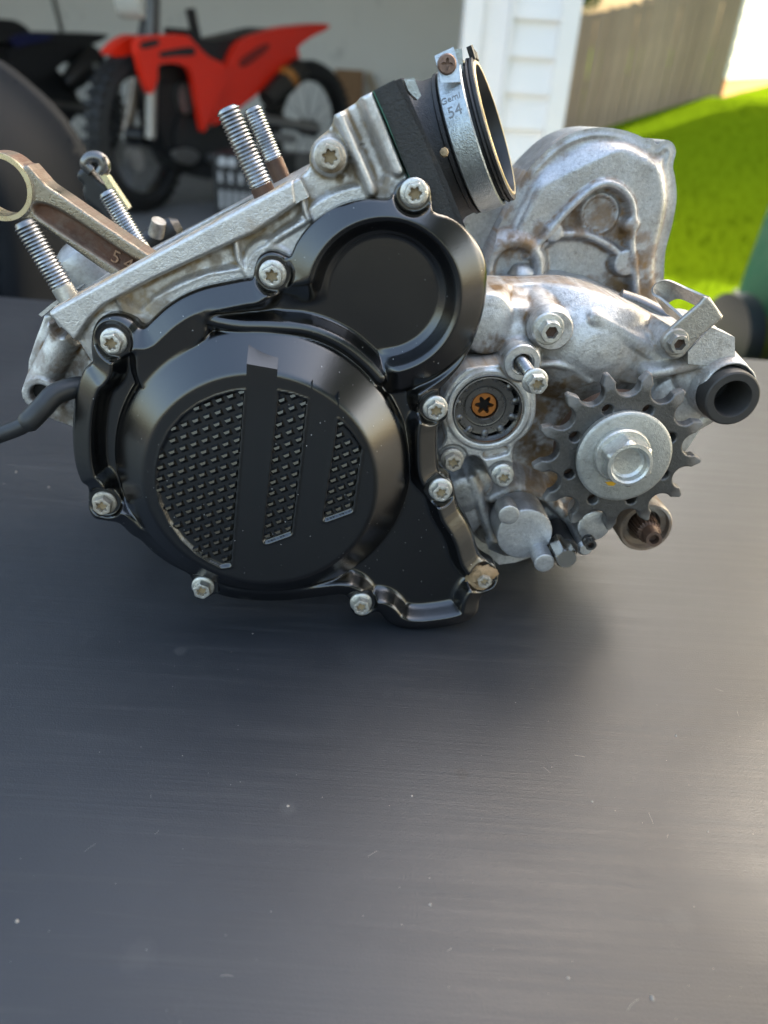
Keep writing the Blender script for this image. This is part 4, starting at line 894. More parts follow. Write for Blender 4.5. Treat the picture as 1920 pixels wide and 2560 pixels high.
# --- right hand half: side case -------------------------------------------
sc_px = [(1150, 735), (1220, 727), (1326, 730), (1447, 727), (1521, 744), (1582, 767), (1640, 795), (1700, 822), (1777, 817), (1836, 843), (1838, 896), (1872, 915), (1898, 955), (1900, 990), (1885, 1030), (1850, 1055), (1808, 1072), (1748, 1115), (1722, 1140), (1690, 1180), (1640, 1230), (1560, 1290), (1505, 1332), (1440, 1378), (1364, 1396), (1300, 1408), (1259, 1410), (1215, 1400), (1150, 1320), (1100, 1230), (1075, 1100), (1080, 950)]
scP = UP_(sc_px, 36.0); scC = catmull(scP, 3)
creaseL = UP_([(1150, 765), (1220, 768), (1330, 780), (1484, 797), (1540, 805), (1620, 835), (1680, 870)], 32.0)
BL = [(1375, 822, 9.5, 34), (1302, 900, 12, 28), (1300, 850, 9, 24), (1695, 862, 9, 34), (1830, 975, 15, 42), (1750, 940, 13, 30), (1560, 1140, 15, 30), (1220, 830, 13, 25), (1160, 1240, 12, 24), (1700, 1010, 17, 27), (1220, 800, 14, 24), (1150, 1300, 14, 22), (1310, 1330, 10, 34), (1272, 1282, 3.5, 34), (1485, 1315, 6, 32), (1190, 1210, 10, 20), (1400, 1290, 12, 18), (1600, 900, 15, 24)]
BLm = [(U(a, b, 60-h), r, h) for a, b, r, h in BL]
RG = [([(1630, 938), (1700, 925), (1780, 905), (1830, 905)], 3.0, 33), ([(1335, 915), (1390, 912), (1440, 925), (1475, 955)], 2.2, 26), ([(1720, 1080), (1790, 1040)], 4, 26), ([(1230, 1250), (1290, 1220), (1370, 1250), (1410, 1290)], 3, 22), ([(1180, 1200), (1210, 1290), (1235, 1360)], 3, 24), ([(1600, 940), (1660, 1000), (1700, 1080)], 4, 22), ([(1490, 800), (1580, 850), (1660, 900)], 4, 27)]
bulge = U(1500, 880, 32)
RGm = [(UP_(p, 60-h), wd, h) for p, wd, h in RG]
def sc_h(X, Z, t):
    # distance below the crease line gives the sloping top face
    x = X; cz = np.interp(X, creaseL[:, 0], creaseL[:, 1]); below = cz-Z
    H = smooth_prof(below, [(-60, 0), (-14, 0), (-6.5, 1), (-1, 20), (1, 21.5), (14, 24), (24, 14), (34, 4), (60, 3), (200, 6)], 1.5)
    H = H+1.4*(fnoise(X, Z, 13, 8)-0.5)+0.35*(fnoise(X, Z, 3, 4)-0.5)
    for c, r, h in BLm: H = smax(H, smooth_prof(np.hypot(X-c[0], Z-c[1]), [(0, h), (r*0.55, h-0.3), (r*0.85, h-1.6), (r*1.08, h*0.5), (r*1.4, 1.5), (600, -5)], 0.8), 1.6)
    bq_ = np.hypot(X-bulge[0], (Z-bulge[1])*1.15); H = smax(H, smooth_prof(bq_, [(0, 28.5), (10, 27.6), (18, 25), (25, 20.5), (32, 13), (40, 3), (600, -5)], 1.0), 2.0)
    for P, wd, h in RGm: H = smax(H, smooth_prof(dline(X, Z, P), [(0, h), (wd*0.7, h-0.5), (wd*1.7, h-10), (wd*2.8, 0), (600, -5)], 0.6), 1.2)
    return H+edge(t, 2.0)
scd = spots([(1260, 880, 11, 1.0), (1215, 895, 9, .9), (1310, 880, 6, .5), (1400, 1000, 15, 1), (1370, 1050, 16, 1), (1330, 1120, 16, 1.0), (1380, 1180, 18, 1.0), (1460, 1060, 14, .9), (1430, 1120, 16, 1), (1400, 1240, 12, 1), (1440, 960, 9, .8), (1560, 950, 12, .6), (1600, 880, 8, .55), (1340, 1230, 13, .9), (1280, 1215, 8, .7), (1240, 1280, 8, .5), (1700, 905, 8, .6), (1460, 1210, 14, .9), (1180, 1330, 10, .3), (1080, 1100, 7, 1.0), (1430, 1280, 8, .8), (1650, 1020, 9, .5), (1780, 880, 9, .4)], 36.0)
relief('side_crankcase', lambda X, Z: np.maximum(sdf(X, Z, scC), UR(1830, 975, 60, 18)-np.hypot(X-U(1830, 975, 18)[0], Z-U(1830, 975, 18)[1])), bbox(scP), 0.75, sc_h, 60.0, 75.0, M['dirty'], engine, attr=scd, pack=0.7)
# inner half behind, seen above the parting line and below the cover
slab('inner_crankcase', [(1205, 760), (1330, 735), (1450, 735), (1600, 780), (1780, 850), (1800, 1000), (1700, 1150), (1500, 1320), (1360, 1390), (1180, 1400), (900, 1440), (500, 1400), (300, 1250), (200, 1000), (200, 860), (430, 720), (740, 540), (900, 450), (1010, 480), (1130, 640)], 66, 135, M['dirty'])

xa, xb = U(640, 1450, 90)[0], U(1000, 1450, 90)[0]; ftp = []
for yy in (84, 130):
    ftp += [(xa+14, yy, yy*.0845-.6), (xb-14, yy, yy*.0845-.6), (xb, yy, 40), (xa, yy, 40)]
MB().add(ftp, [[0, 1, 2, 3], [7, 6, 5, 4], [0, 4, 5, 1], [1, 5, 6, 2], [2, 6, 7, 3], [3, 7, 4, 0]]).build('sump_block', M['dirty'], engine, MM)
# --- front engine mount (left) --------------------------------------------
fm_px = [z8(350, 475), z8(290, 640), z8(215, 850), z8(212, 950), z8(180, 1040), z8(172, 1110), z8(190, 1180), z8(230, 1235), z8(330, 1300), z8(450, 1352), z8(590, 1402), z8(760, 1380), z8(830, 1100), z8(760, 870), z8(640, 690), z8(560, 590), z8(470, 500), z8(410, 462)]
fmP = UP_(fm_px, 26.0); eyeC = U(*z8(342, 1118), 18.0); eyeR = UR(*z8(342, 1118), 160/3.318, 18.0); eyeI = UR(*z8(335, 1115), 92/3.318, 18.0)
tb = UP_([z8(520, 640), z8(300, 1060)], 20.0)
slv = U(*z8(485, 580), 16.0)
def fm_sd(X, Z):
    r = np.hypot(X-eyeC[0], Z-eyeC[1]); return np.maximum(smin(sdf(X, Z, fmP), r-eyeR, 1.0), eyeI-r)
def fm_h(X, Z, t):
    H = 6.0+1.5*(fnoise(X, Z, 9, 2)-.5); r = np.hypot(X-eyeC[0], Z-eyeC[1])
    d = dline(X, Z, tb); H = smax(H, np.where(d < 6.6, 8+np.sqrt(np.maximum(6.6**2-d**2, 0))*1.2, 0), 1.0)
    H = np.maximum(H, 17.0*sst(eyeR+0.3, eyeR-0.3, r)); q = np.hypot(X-slv[0], Z-slv[1])
    H = np.maximum(H, 16.0*sst(6.3, 5.7, q)); H = H-9*sst(4.2, 3.7, q)
    return H+edge(t, 0.9)
relief('front_mount', fm_sd, bbox(fmP, 4), 0.6, fm_h, 34.0, 60.0, M['dirty'], engine, attr=spots([(*z8(340, 780), 7, .5), (*z8(300, 930), 7, .45), (*z8(600, 900), 10, .8), (*z8(540, 1330), 8, .7), (*z8(490, 590), 4, .8)], 26.0))
MB().lathe([(0, eyeI*0.99), (40, eyeI*0.99)], (eyeC[0], 22, eyeC[1]), (0, 1, 0), 32).build('mount_bore', M['black'], engine, MM)

# --- wiring hose leaving the cover ----------------------------------------
hp = catmull([U3(-70, 1112, -4), U3(-10, 1090, -4), U3(60, 1062, -3), U3(105, 1020, 0), U3(140, 985, 4), U3(195, 968, 9), U3(240, 970, 12)], 6, False)
hb = MB(); rr = [UR(30, 1080, 21, -3)]*len(hp); hb.tube(hp, rr, 24); hose = hb.build('wiring_hose', M['hose'], engine, MM)
k0 = 12
sl = MB(); sp_ = hp[k0:]; L_ = len(sp_); sl.tube(sp_, [UR(100, 1020, 22, 0)]+[UR(100, 1020, 27.5, 0)]*(L_-1), 28); sl.build('hose_sleeve', M['hose'], hose, MM)

# --- clutch cover at the back ---------------------------------------------
cc_px = [z4(60, 900), z4(110, 790), z4(180, 640), z4(250, 500), z4(330, 335), z4(420, 232), z4(520, 148), z4(630, 98), z4(740, 82), z4(850, 95), z4(930, 122), z4(985, 152), z4(1005, 140), z4(1030, 175), z4(1050, 160), z4(1080, 148), z4(1115, 165), z4(1132, 210), z4(1115, 285), z4(1127, 350), z4(1135, 450), z4(1118, 570), z4(1095, 665), z4(1076, 745), z4(1070, 880), z4(1080, 1060), z4(900, 1120), z4(400, 1080), z4(100, 1050)]
YC = 118.0
ccP = UP_(cc_px, YC); ccC = catmull(ccP, 4)
tear = catmull(UP_([z4(360, 770), z4(450, 670), z4(550, 555), z4(640, 465), z4(720, 402), z4(800, 383), z4(875, 420), z4(920, 490), z4(928, 590), z4(918, 700), z4(935, 860), z4(948, 1010)], YC-14), 4, False)
arc = catmull(UP_([z4(520, 660), z4(640, 655), z4(740, 685), z4(830, 740), z4(890, 800)], YC-14), 4, False)
tearI = UP_([z4(540, 560), z4(640, 465), z4(720, 402), z4(800, 383), z4(875, 420), z4(920, 490), z4(928, 590), z4(915, 780), z4(890, 800), z4(830, 740), z4(740, 685), z4(640, 655), z4(520, 660)], YC-10)
lowI = UP_([z4(360, 780), z4(520, 665), z4(640, 660), z4(740, 690), z4(830, 745), z4(890, 805), z4(940, 1010), z4(930, 1150), z4(350, 1150)], YC-10)
crs = UP_([z4(300, 490), z4(380, 432), z4(600, 320), z4(760, 245), z4(940, 168), z4(1010, 240), z4(1080, 330)], YC-14)
hol = U(*z4(745, 545), YC-8); sbs = [(U(*z4(505, 648), YC-16), 5.6, 17.5), (U(*z4(925, 607), YC-16), 4.6, 18), (U(*z4(895, 812), YC-16), 7.5, 17)]
brC = U(*z4(290, 850), YC-18)
def cc_h(X, Z, t):
    H = smooth_prof(t, [(0, 2), (1.0, 6), (3.0, 8.5), (5.5, 9), (7.5, 13.0), (10, 14), (300, 14)], 1.2)
    d = dline(X, Z, crs); cz = np.interp(X, crs[:, 0], crs[:, 1]); H = H-np.clip((Z-cz)*0.6, 0, 9)*sst(3, 9, t)
    H = H-8.5*sst(0.5, -3.5, sdf(X, Z, tearI))-7.5*sst(0.5, -5.0, sdf(X, Z, lowI))
    H = smax(H, smooth_prof(dline(X, Z, tear), [(0, 18), (1.5, 17.8), (2.6, 13), (3.6, 5), (500, -5)], 0.5), 0.6)
    H = smax(H, smooth_prof(dline(X, Z, arc), [(0, 16.5), (1.5, 16.3), (2.6, 11), (3.6, 4), (500, -5)], 0.5), 0.6)
    q = np.hypot(X-hol[0], Z-hol[1]); H = smax(H, smooth_prof(q, [(0, 12), (10, 11), (14, 6), (500, -5)], 0.8), 1.5); H = H-15*sst(8.9, 7.7, q)
    for c, r, h in sbs: H = smax(H, smooth_prof(np.hypot(X-c[0], Z-c[1]), [(0, h), (r-0.8, h-0.4), (r+1.0, h-9), (500, -6)], 0.6), 0.8)
    b = np.hypot(X-brC[0], Z-brC[1]); H = smax(H, smooth_prof(b, [(0, 14), (10, 15), (12, 19.5), (15, 20.0), (18, 17), (21, 8), (500, -6)], 0.8), 1.5)
    return H+0.8*(fnoise(X, Z, 12, 6)-0.5)
ccd = spots([(*z4(330, 700), 10, 1.0), (*z4(260, 720), 9, .9), (*z4(420, 640), 6, .8), (*z4(620, 590), 10, .9), (*z4(760, 560), 12, .8), (*z4(860, 640), 10, .9), (*z4(840, 950), 12, .9), (*z4(720, 930), 7, .7), (*z4(1010, 960), 13, .95), (*z4(965, 800), 9, .85), (*z4(985, 680), 7, .7), (*z4(340, 360), 7, .8), (*z4(230, 520), 8, .6), (*z4(180, 900), 7, .8), (*z4(420, 920), 6, .6), (*z4(1030, 740), 8, .6), (*z4(640, 640), 6, .6)], YC-12)
clutch = relief('clutch_cover', lambda X, Z: sdf(X, Z, ccC), bbox(ccP), 0.9, cc_h, YC, YC+34, M['clutch'], engine, attr=ccd)
MB().lathe([(0, 9), (8, 8.8), (12, 7), (14, 4), (14.6, 0.3)], U3(*z4(310, 920), YC-8), nrm([0.1, -0.75, 0.65]), 28).build('breather_spout', M['mach'], clutch, MM)
slab('rear_case_web', [(1120, 640), (1165, 545), (1215, 505), (1290, 455), (1335, 430), (1330, 700), (1200, 745), (1120, 740)], 124, 140, M['clutch'])
slab('parting_rail', [z4(120, 968), z4(380, 945), z4(640, 938), z4(800, 972), z4(930, 1030), z4(1000, 1065), z4(1160, 1150), z4(1160, 1190), z4(700, 1120), z4(120, 1060)], 64, 112, M['clutch'])
MB().tube(catmull([U3(*z4(860, 1000), 74), U3(*z4(960, 1035), 72), U3(*z4(1060, 1085), 68), U3(*z4(1160, 1140), 62)], 5, False), 4.6, 20).build('dowel_rail', M['dsteel'], engine, MM)
slab('spring_clip', [z4(5, 640), z4(40, 605), z4(70, 690), z4(40, 715)], 84, 92, M['clampm'])

# --- bearing carrier, bearing ---------------------------------------------
bh_px = [z5(430, 530), z5(600, 505), z5(740, 485), z5(800, 420), z5(850, 345), z5(930, 318), z5(1010, 345), z5(1055, 420), z5(1058, 520), z5(1035, 600), z5(1060, 700), z5(1078, 800), z5(1072, 940), z5(1040, 1060), z5(975, 1150), z5(885, 1225), z5(866, 1300), z5(868, 1400), z5(866, 1520), z5(830, 1595), z5(760, 1622), z5(690, 1595), z5(645, 1530), z5(605, 1430), z5(560, 1368), z5(500, 1338), z5(440, 1350), z5(408, 1395), z5(375, 1450), z5(300, 1472), z5(225, 1445), z5(185, 1380), z5(165, 1300), z5(205, 1240), z5(235, 1170), z5(225, 1080), z5(200, 1000), z5(190, 900), z5(230, 760), z5(310, 640)]
YH = 20.0
bhP = UP_(bh_px, YH); bhC = catmull(bhP, 3); bC = U(*z5(632, 912), YH); bRo = UR(*z5(632, 912), 322/3.687, YH)
slot = UP_([z5(620, 1325), z5(700, 1310), z5(785, 1285)], YH); pb = U(*z5(932, 455), YH); lg = [U(*z5(300, 1368), YH), U(*z5(758, 1515), YH)]
def bh_sd(X, Z): return np.maximum(sdf(X, Z, bhC), bRo-np.hypot(X-bC[0], Z-bC[1]))
def bh_h(X, Z, t):
    r = np.hypot(X-bC[0], Z-bC[1]); H = 12.0-0.8*sst(bRo+3.0, bRo+3.8, r)+0*X
    H = H-3.0*sst(2.6, 1.4, dline(X, Z, slot)); q = np.hypot(X-pb[0], Z-pb[1]); H = smax(H, smooth_prof(q, [(0, 16), (8.5, 16), (10, 10), (300, 0)], .5), .6); H = H-5*sst(4.4, 3.9, q)
    for c in lg: H = H-0.9*sst(8.2, 7.4, np.hypot(X-c[0], Z-c[1]))
    return H+edge(t, 1.3)
carrier = relief('bearing_carrier', bh_sd, bbox(bhP), 0.5, bh_h, YH+12, YH+22, M['mach'], engine, attr=spots([(*z5(260, 1000), 5, .6), (*z5(560, 520), 5, .4), (*z5(1030, 1000), 6, .35), (*z5(280, 700), 4, .6)], YH))
b3 = np.array([bC[0], YH, bC[1]])
bearing = MB().lathe([(10, bRo*0.91), (1.0, bRo*0.93), (-0.2, bRo*0.96), (-0.2, bRo*0.995), (10, bRo)], b3, (0, 1, 0), 72, (False, False)).build('bearing', M['steel'], engine, MM)
MB().lathe([(12, bRo), (12, 0.1)], b3, (0, 1, 0), 48, (False, False)).build('bearing_back', M['black'], bearing, MM)
ball_me = None
for k in range(11):
    q = 2*math.pi*k/11+0.2; c = b3+np.array([math.cos(q)*bRo*0.84, 8.5, math.sin(q)*bRo*0.84])
    if ball_me is None:
        o = MB().lathe([(-2.4*math.cos(a), max(0.02, 2.4*math.sin(a))) for a in np.linspace(0, math.pi, 10)], (0, 0, 0), (0, 0, 1), 14).build('ball', M['dsteel'], bearing, MM, 80); ball_me = o.data
    else: o = bpy.data.objects.new('ball', ball_me); COL.objects.link(o); o.parent = bearing
    o.location = tuple(c*MM)
ic = U3(*z5(598, 870), YH+7); iR = UR(*z5(600, 872), 276/3.687, YH+7)
MB().lathe([(6, iR*0.99), (0.6, iR), (0, iR*0.98), (0.2, iR*0.72), (0.9, iR*0.70), (1.0, iR*0.67), (0.3, iR*0.655), (0.3, iR*0.47), (0.6, iR*0.45), (5, iR*0.43)], ic, (0, 1, 0), 72, (False, False)).build('inner_race', M['dsteel'], bearing, MM)
st = lambda q, k: k*(3.4+0.95*math.cos(6*q))
MB().lathe([(3.5, iR*0.44), (1.2, iR*0.42), (0.9, iR*0.40), (0.9, lambda q: st(q, iR/13.5)), (1.8, lambda q: st(q, iR/13.5)), (6, lambda q: st(q, iR/13.5))], ic+np.array([0, 1.2, 0]), (0, 1, 0), 96, (False, False)).build('star_plug', M['copper'], bearing, MM)
MB().lathe([(5, iR*0.5), (5, 0.1)], ic, (0, 1, 0), 32, (False, False)).build('plug_back', M['black'], bearing, MM)

# long screw half way out of its boss
c6 = U3(*z5(1085, 672), -10.0); c5 = U3(*z5(932, 455), 18.0); axl = nrm(c6-c5)
ob = bolt('carrier_bolt', (1345, 960), -6.0, 0.35, 1.0)
ob.location = tuple(c6*MM*1.0-np.array(axl)*5.0*MM); ob.rotation_euler = Vector(axl).to_track_quat('Z', 'Y').to_euler()
Ls = float(np.linalg.norm(c6-c5)); prof = [(-8, 2.6)]; z = -6.0
while z < Ls*0.55: prof += [(z+.1, 2.55), (z+.5, 2.95), (z+.9, 2.55)]; z += 1.0
prof += [(Ls*0.6, 2.9), (Ls-4, 2.9)]
MB().lathe(prof, c5, axl, 28).build('shank', M['stud'], ob, MM, 50).matrix_parent_inverse = (Matrix.Translation(ob.location) @ ob.rotation_euler.to_matrix().to_4x4()).inverted()
MB().lathe([(-6, 8.6), (1.2, 8.6), (2, 8.0), (2, 5.6), (0, 5.2), (-4, 5.2)], c5+np.array([0, -1.0, 0]), (0, -1, 0), 40, (False, False)).build('screw_boss', M['mach'], engine, MM)
bolt('carrier_bolt', z5(305, 1385), YH-0.2, 0.5, 1.0, soiled=True); bolt('carrier_bolt', z5(770, 1525), YH-0.2, 0.1, 1.0)
bolt('case_bolt', (825, 392), 4.6, 0.2, 1.05, soiled=True)

# hex socket screws on the case
def socket_bolt(name, px, y, R=5.0, fl=7.2, h=7.0, sr=2.6, mat='zinc'):
    c = U3(*px, y-h); c[1] = y
    hx = lambda R_: (lambda q: R_*math.cos(math.pi/6)/math.cos((q % (math.pi/3))-math.pi/6))
    o = MB().lathe([(-1, fl), (0.8, fl), (1.5, fl*0.9), (1.7, hx(R)), (h-0.6, hx(R)), (h, lambda q: R*0.86), (h, hx(sr)), (h-3.2, hx(sr*0.97))], c, (0, -1, 0), 48, (False, False)).build(name, M[mat], engine, MM, 30)
    MB().lathe([(h-3.2, sr*1.05), (h-3.2, 0.05)], c, (0, -1, 0), 24, (False, False)).build('socket_floor', M['rust'], o, MM)
    return o
socket_bolt('case_screw', (1380, 832), 24.0, 5.2, 7.6, 8.0, 3.0)
MB().lathe([(0, 10.5), (8, 9.5), (9, 8.6), (9, 3)], U3(1372, 815, 32), (0, -1, 0), 40).build('screw_boss', M['dirty'], engine, MM)

# --- sprocket, washer, nut -------------------------------------------------
YS = 10.0
sC = U(*z6(668, 778), YS); sR = UR(1552, 1134, 213, YS); NT_ = 13; rot0 = math.atan2(*(U(*z6(880, 237), YS)-sC)[::-1])
pitchr = sR*0.865; roller = sR*0.140
def spr_sd(X, Z):
    x = X-sC[0]; z = Z-sC[1]; r = np.hypot(x, z); a = np.arctan2(z, x)-rot0
    a = (a+math.pi/NT_) % (2*math.pi/NT_)-math.pi/NT_          # tooth centred at 0
    half = math.pi/NT_; gx = pitchr*math.cos(half); gy = pitchr*math.sin(half)
    u = r*np.cos(a); v = np.abs(r*np.sin(a))
    gap = roller-np.hypot(u-gx, v-gy)                            # roller seat
    wid = v-(0.85+(sR-u)*0.52)                                    # tooth flank
    wid = np.where(u > pitchr*0.93, wid, -9)
    d = np.maximum(r-sR+0.25*v, gap); d = np.maximum(d, np.where(u > gx, wid, -9))
    for k in range(8):
        q = 2*math.pi*k/8+0.42; c = np.array([math.cos(q), math.sin(q)])*sR*0.605
        d = np.maximum(d, sR*0.062-np.hypot(x-c[0], z-c[1]))
    return d
def spr_h(X, Z, t):
    r = np.hypot(X-sC[0], Z-sC[1]); return 3.0-1.5*sst(sR*0.79, sR*0.99, r)+edge(t, 0.7)
sprocket = relief('sprocket', spr_sd, (sC[0]-sR-2, sC[0]+sR+2, sC[1]-sR-2, sC[1]+sR+2), 0.42, spr_h, YS+3, YS+6, M['sprocket'], engine, attr=lambda A, B: 0.75*sst(sR*0.80, sR*1.0, np.hypot(A-sC[0], B-sC[1])))
MB().lathe([(0, sR*0.70), (6, sR*0.70), (6, 2)], (sC[0], YS+8, sC[1]), (0, 1, 0), 48, (False, False)).build('sprocket_dark_backing', M['rust'], engine, MM)  # dark disc added behind the sprocket so its holes look shaded
MB().lathe([(0, sR*0.70), (0, 2)], (sC[0], YS+8, sC[1]), (0, 1, 0), 48, (False, False)).build('dark_backing_face', M['rust'], engine, MM)
wc = U3(*z6(690, 776), YS-3); wR = UR(*z6(690, 776), 316/2.6758, YS-3)
washer = MB().lathe([(-3, wR*0.96), (0.2, wR), (1.6, wR), (2.3, wR*0.975), (2.6, wR*0.93), (3.0, wR*0.6), (3.1, 4)], wc, (0, -1, 0), 80).build('sprocket_washer', M['washer'], engine, MM)
ym = [wc+np.array([a, -3.2, b]) for a, b in (U(*z6(570, 950), YS-6)-wc[[0, 2]], U(*z6(610, 945), YS-6)-wc[[0, 2]], U(*z6(645, 958), YS-6)-wc[[0, 2]], U(*z6(625, 975), YS-6)-wc[[0, 2]], U(*z6(590, 972), YS-6)-wc[[0, 2]])]
MB().add(ym+[p+np.array([0, 0.6, 0]) for p in ym], [[4, 3, 2, 1, 0]]+[[i, (i+1) % 5, (i+1) % 5+5, i+5] for i in range(5)]).build('paint_mark', M['yellow'], washer, MM)
hx = lambda R_, ph=0.0: (lambda q: R_*math.cos(math.pi/6)/math.cos(((q+ph) % (math.pi/3))-math.pi/6))
nc = wc.copy(); nf = U3(*z6(742, 845), YS-20); nR = UR(*z6(742, 845), 150/2.6758, YS-18)
nc = np.array([nf[0], YS-6, nf[2]])
nut = MB().lathe([(0, nR*1.28), (2.2, nR*1.28), (3.2, nR*1.22), (3.4, hx(nR*1.15, 0.35)), (11.5, hx(nR*1.15, 0.35)), (13.2, nR*1.0), (13.4, nR*0.86), (12.6, nR*0.78), (10, nR*0.72), (9, nR*0.60), (8.5, 0.1)], nc, (0, -1, 0), 96, (False, False)).build('sprocket_nut', M['zinc'], engine, MM, 28)

# --- swingarm bush ---------------------------------------------------------
sb = U3(*z6(1425, 395), 14); sbR = UR(*z6(1425, 395), 186/2.6758, 14)
bush = MB().lathe([(30, sbR), (2.0, sbR), (0.5, sbR*0.97), (0, sbR*0.92), (0, sbR*0.68), (1.0, sbR*0.63), (24, sbR*0.62)], sb, (0, 1, 0), 64, (False, False)).build('swingarm_bush', M['bush'], engine, MM)
MB().lathe([(24, sbR*0.62), (24, 0.1)], sb, (0, 1, 0), 32, (False, False)).build('bush_back', M['black'], bush, MM)
MB().lathe([(0, sbR*1.02), (2, sbR*1.1), (45, sbR*1.1)], sb+np.array([0, 10, 0]), (0, 1, 0), 48, (False, False)).build('bush_housing', M['dirty'], engine, MM)

# --- oil pump covers, drain screw and small screws below -------------------
def disc(name, px, r, y, th, mat, back=14, rnd_=1.0, parent=engine):
    c = U3(*px, y); R = UR(*px, r, y); return MB().lathe([(-back, R), (th-rnd_, R), (th-rnd_*0.3, R-rnd_*0.3), (th, R-rnd_), (th, R*0.5), (th, 0.05)], c, (0, -1, 0), 48, (False, False)).build(name, M[mat], parent, MM, 50)
disc('pump_cover', z7(612, 480), 69, 20, 3, 'pump', 18, 0.8); disc('pump_tab', z7(508, 352), 26, 14, 3, 'mach', 8, .4); disc('pump_tab', z7(743, 672), 25, 8, 3, 'pump', 13, .5)
disc('filter_cover', z7(1075, 425), 41, 20, 3, 'mach', 18, .7)
disc('drain_washer', z7(880, 590), 33, 18, 3, 'rubber', 20, .8)
dc = U3(*z7(898, 655), 4); dR_ = UR(*z7(898, 655), 29, 4)
MB().lathe([(-16, hx(dR_, .2)), (0, hx(dR_, .2)), (1.5, dR_*0.82), (1.5, .05)], dc, (0, -1, 0.05), 48, (False, False)).build('drain_screw', M['steel'], engine, MM, 28)
socket_bolt('sump_screw', z7(1065, 572), 10, 3.2, 3.3, 5.0, 1.8, 'dsteel')
MB().lathe([(-20, 5.0), (4, 4.6), (6, 3)], U3(*z7(1010, 560), 22), (0, -1, 0), 24).build('screw_boss', M['dirty'], engine, MM)
slab('sump_edge', [z7(380, 600), z7(480, 640), z7(660, 650), z7(560, 685), z7(450, 700), z7(400, 660)], 24, 60, M['dirty'])

# --- gear shift shaft ------------------------------------------------------
gc = U3(*z7(1400, 410), 34); gR = UR(*z7(1400, 410), 66, 34); gf = U3(*z7(1475, 520), 6); ga = nrm(gf-U3(*z7(1390, 400), 34))
MB().lathe([(-20, gR), (6, gR), (7.5, gR*0.95), (7.5, gR*0.86), (4, gR*0.82), (4, gR*0.62), (-2, gR*0.58), (-2, 0.1)], gc, (0, -1, 0), 48, (False, False)).build('shaft_seal_housing', M['muddy'], engine, MM)
Lg = float(np.linalg.norm(gf-gc)); spl = lambda R_: (lambda q: R_*(1+0.06*(1 if math.cos(22*q) > 0 else -1)))
gsh = MB().lathe([(-4, gR*0.5), (1, gR*0.5), (1.5, spl(gR*0.48)), (Lg*0.62, spl(gR*0.40)), (Lg*0.66, gR*0.30), (Lg*0.7, gR*0.27), (Lg, gR*0.27), (Lg, gR*0.17), (Lg-5, gR*0.16), (Lg-5, 0.05)], gc, ga, 176, (False, False)).build('shift_shaft', M['rust'], engine, MM, 28)

# --- bent strap bracket with its screw --------------------------------------
def strip(name, top, w, mat, parent, th=1.1):
    T = np.array(top); n = len(T); Wv = np.asarray(w)
    V = []; F = []
    Tn = np.gradient(T, axis=0); N = np.cross(Tn, Wv); N /= np.linalg.norm(N, axis=1)[:, None]
    for i in range(n): V += [T[i]+N[i]*th/2, T[i]-N[i]*th/2, T[i]-N[i]*th/2+Wv, T[i]+N[i]*th/2+Wv]
    for i in range(n-1):
        for k in range(4): F.append([i*4+k, i*4+(k+1) % 4, (i+1)*4+(k+1) % 4, (i+1)*4+k])
    F += [[0, 1, 2, 3], [4*n-1, 4*n-2, 4*n-3, 4*n-4]]
    return mesh(name, V, F, mat, parent, 40, MM)
wv = U3(1803, 790, 20)-U3(1769, 741, 20)
loop = catmull([U3(1712, 800, 20), U3(1690, 778, 27), U3(1655, 748, 36), U3(1632, 733, 42), U3(1636, 712, 47), U3(1668, 700, 47), U3(1720, 722, 42), U3(1762, 740, 34), U3(1771, 743, 27), U3(1766, 748, 21), U3(1745, 768, 20)], 6, False)
tabp = UP_([(1768, 742), (1803, 790), (1793, 803), (1752, 838), (1722, 872), (1700, 894), (1678, 894), (1660, 878), (1652, 856), (1658, 838), (1685, 812), (1720, 782), (1748, 758)], 20)
tabc = catmull(tabp, 3)
brk = relief('strap_bracket', lambda X, Z: sdf(X, Z, tabc), bbox(tabp), 0.6, lambda X, Z, t: 0.8+edge(t, 0.5), 20, 21.2, M['strap'], engine)
strip('strap_loop', loop, wv, M['strap'], brk)
socket_bolt('bracket_screw', (1700, 862), 19.0, 4.6, 6.2, 6.0, 2.8, 'strap')
wing = UP_([(1720, 880), (1778, 818), (1837, 843), (1838, 905), (1790, 915), (1720, 910)], 26)
MB().prism([tuple(p) for p in wing], 26, 40).build('case_wing', M['dirty'], engine, MM)

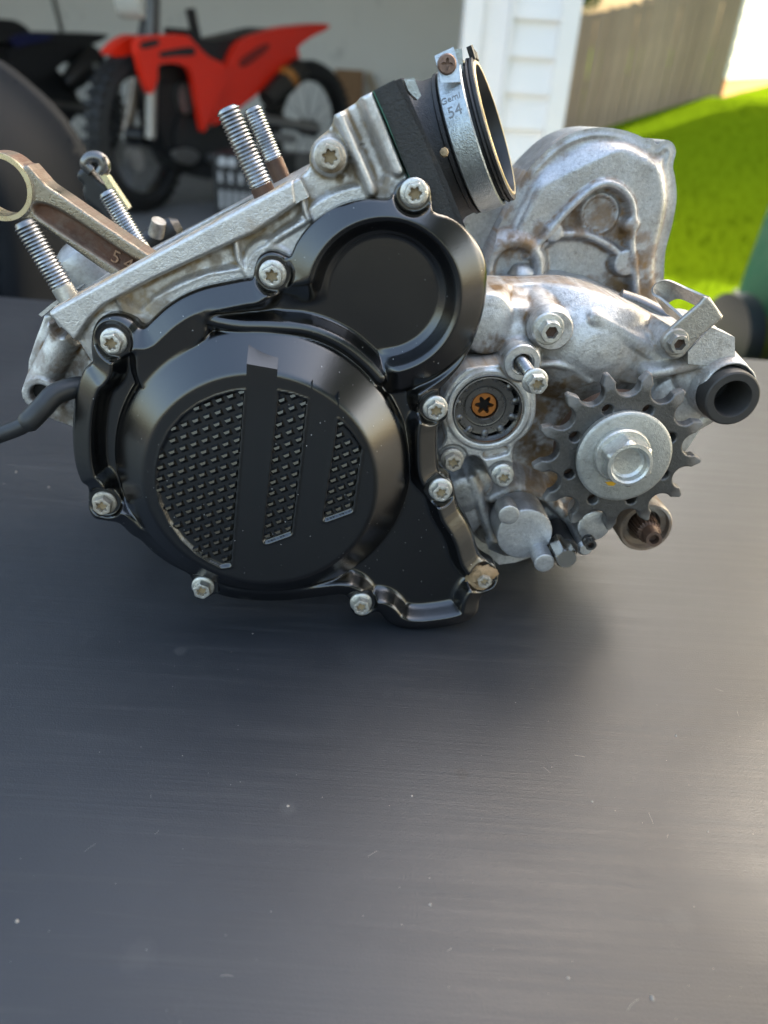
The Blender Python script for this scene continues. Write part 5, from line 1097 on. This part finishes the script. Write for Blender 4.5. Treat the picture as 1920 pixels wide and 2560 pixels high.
# --- things behind the deck -------------------------------------------------
YA = 150
arm_px = [za(492, 350), za(520, 318), za(560, 310), za(600, 335), za(640, 385), za(690, 425), za(720, 460), za(740, 520), za(720, 600), za(740, 690), za(690, 660), za(640, 600), za(560, 540), za(530, 470), za(530, 420), za(500, 390)]
armP = catmull(UP_(arm_px, YA), 3)
lever = relief('clutch_arm', lambda X, Z: sdf(X, Z, armP), bbox(armP), 0.9, lambda X, Z, t: 5+edge(t, 2.5), YA+5, YA+8, M['hose'], engine)
hk = catmull([U3(*za(600, 330), YA-3), U3(*za(560, 285), YA-3), U3(*za(590, 245), YA-3), U3(*za(650, 250), YA-3), U3(*za(675, 300), YA-3), U3(*za(650, 345), YA-3)], 6, False)
MB().tube(hk, 3.6, 18).build('cable_hook', M['dsteel'], lever, MM)
mb = MB().prism([tuple(p) for p in UP_([za(640, 345), za(690, 360), za(830, 570), za(815, 585), za(790, 570), za(700, 450)], YA-6)], YA-6, YA+2); mb.build('cable_link', m_simple('yellow_zinc', (0.72, 0.66, 0.42), 0.3, 0.7), lever, MM)
MB().lathe([(0, 7), (18, 7), (22, 4)], U3(*za(950, 800), 140), nrm([.75, 0.2, .4]), 18).build('hose_stub', M['hose'], engine, MM)
MB().lathe([(0, 4.5), (9, 4.0), (9, 2)], U3(*za(1010, 745), 135), nrm([.3, -.3, .8]), 12).build('stub_clip', M['strap'], engine, MM)
MB().lathe([(-20, 17), (10, 17), (15, 14), (18, 6), (18.5, .1)], U3(*za(600, 985), 120), nrm([-0.5, -0.2, 0.75]), 40).build('rear_case_boss', M['clutch'], engine, MM)
# sandy mud packed round the lowest cover bolt
def clod(px, y, r, seed):
    c = U3(*px, y); rs = np.random.RandomState(seed); V = []; F = []; n, m = 20, 10
    for i in range(m+1):
        a = math.pi/2*i/m
        for k in range(n):
            q = 2*math.pi*k/n; rr = r*(0.75+0.3*rs.rand()+0.22*math.sin(2*q+seed)+0.15*math.cos(3*q))
            V.append(c+np.array([rr*math.cos(q)*math.cos(a), -r*0.42*math.sin(a)*(0.8+.3*rs.rand()), rr*math.sin(q)*math.cos(a)]))
    for i in range(m):
        for k in range(n): F.append([i*n+k, i*n+(k+1) % n, (i+1)*n+(k+1) % n, (i+1)*n+k])
    return mesh('packed_mud', V, F, M['mud'], engine, None, MM)
clod((1200, 1432), 3.2, 7.2, 1); clod((1190, 1462), 3.2, 5.5, 2)
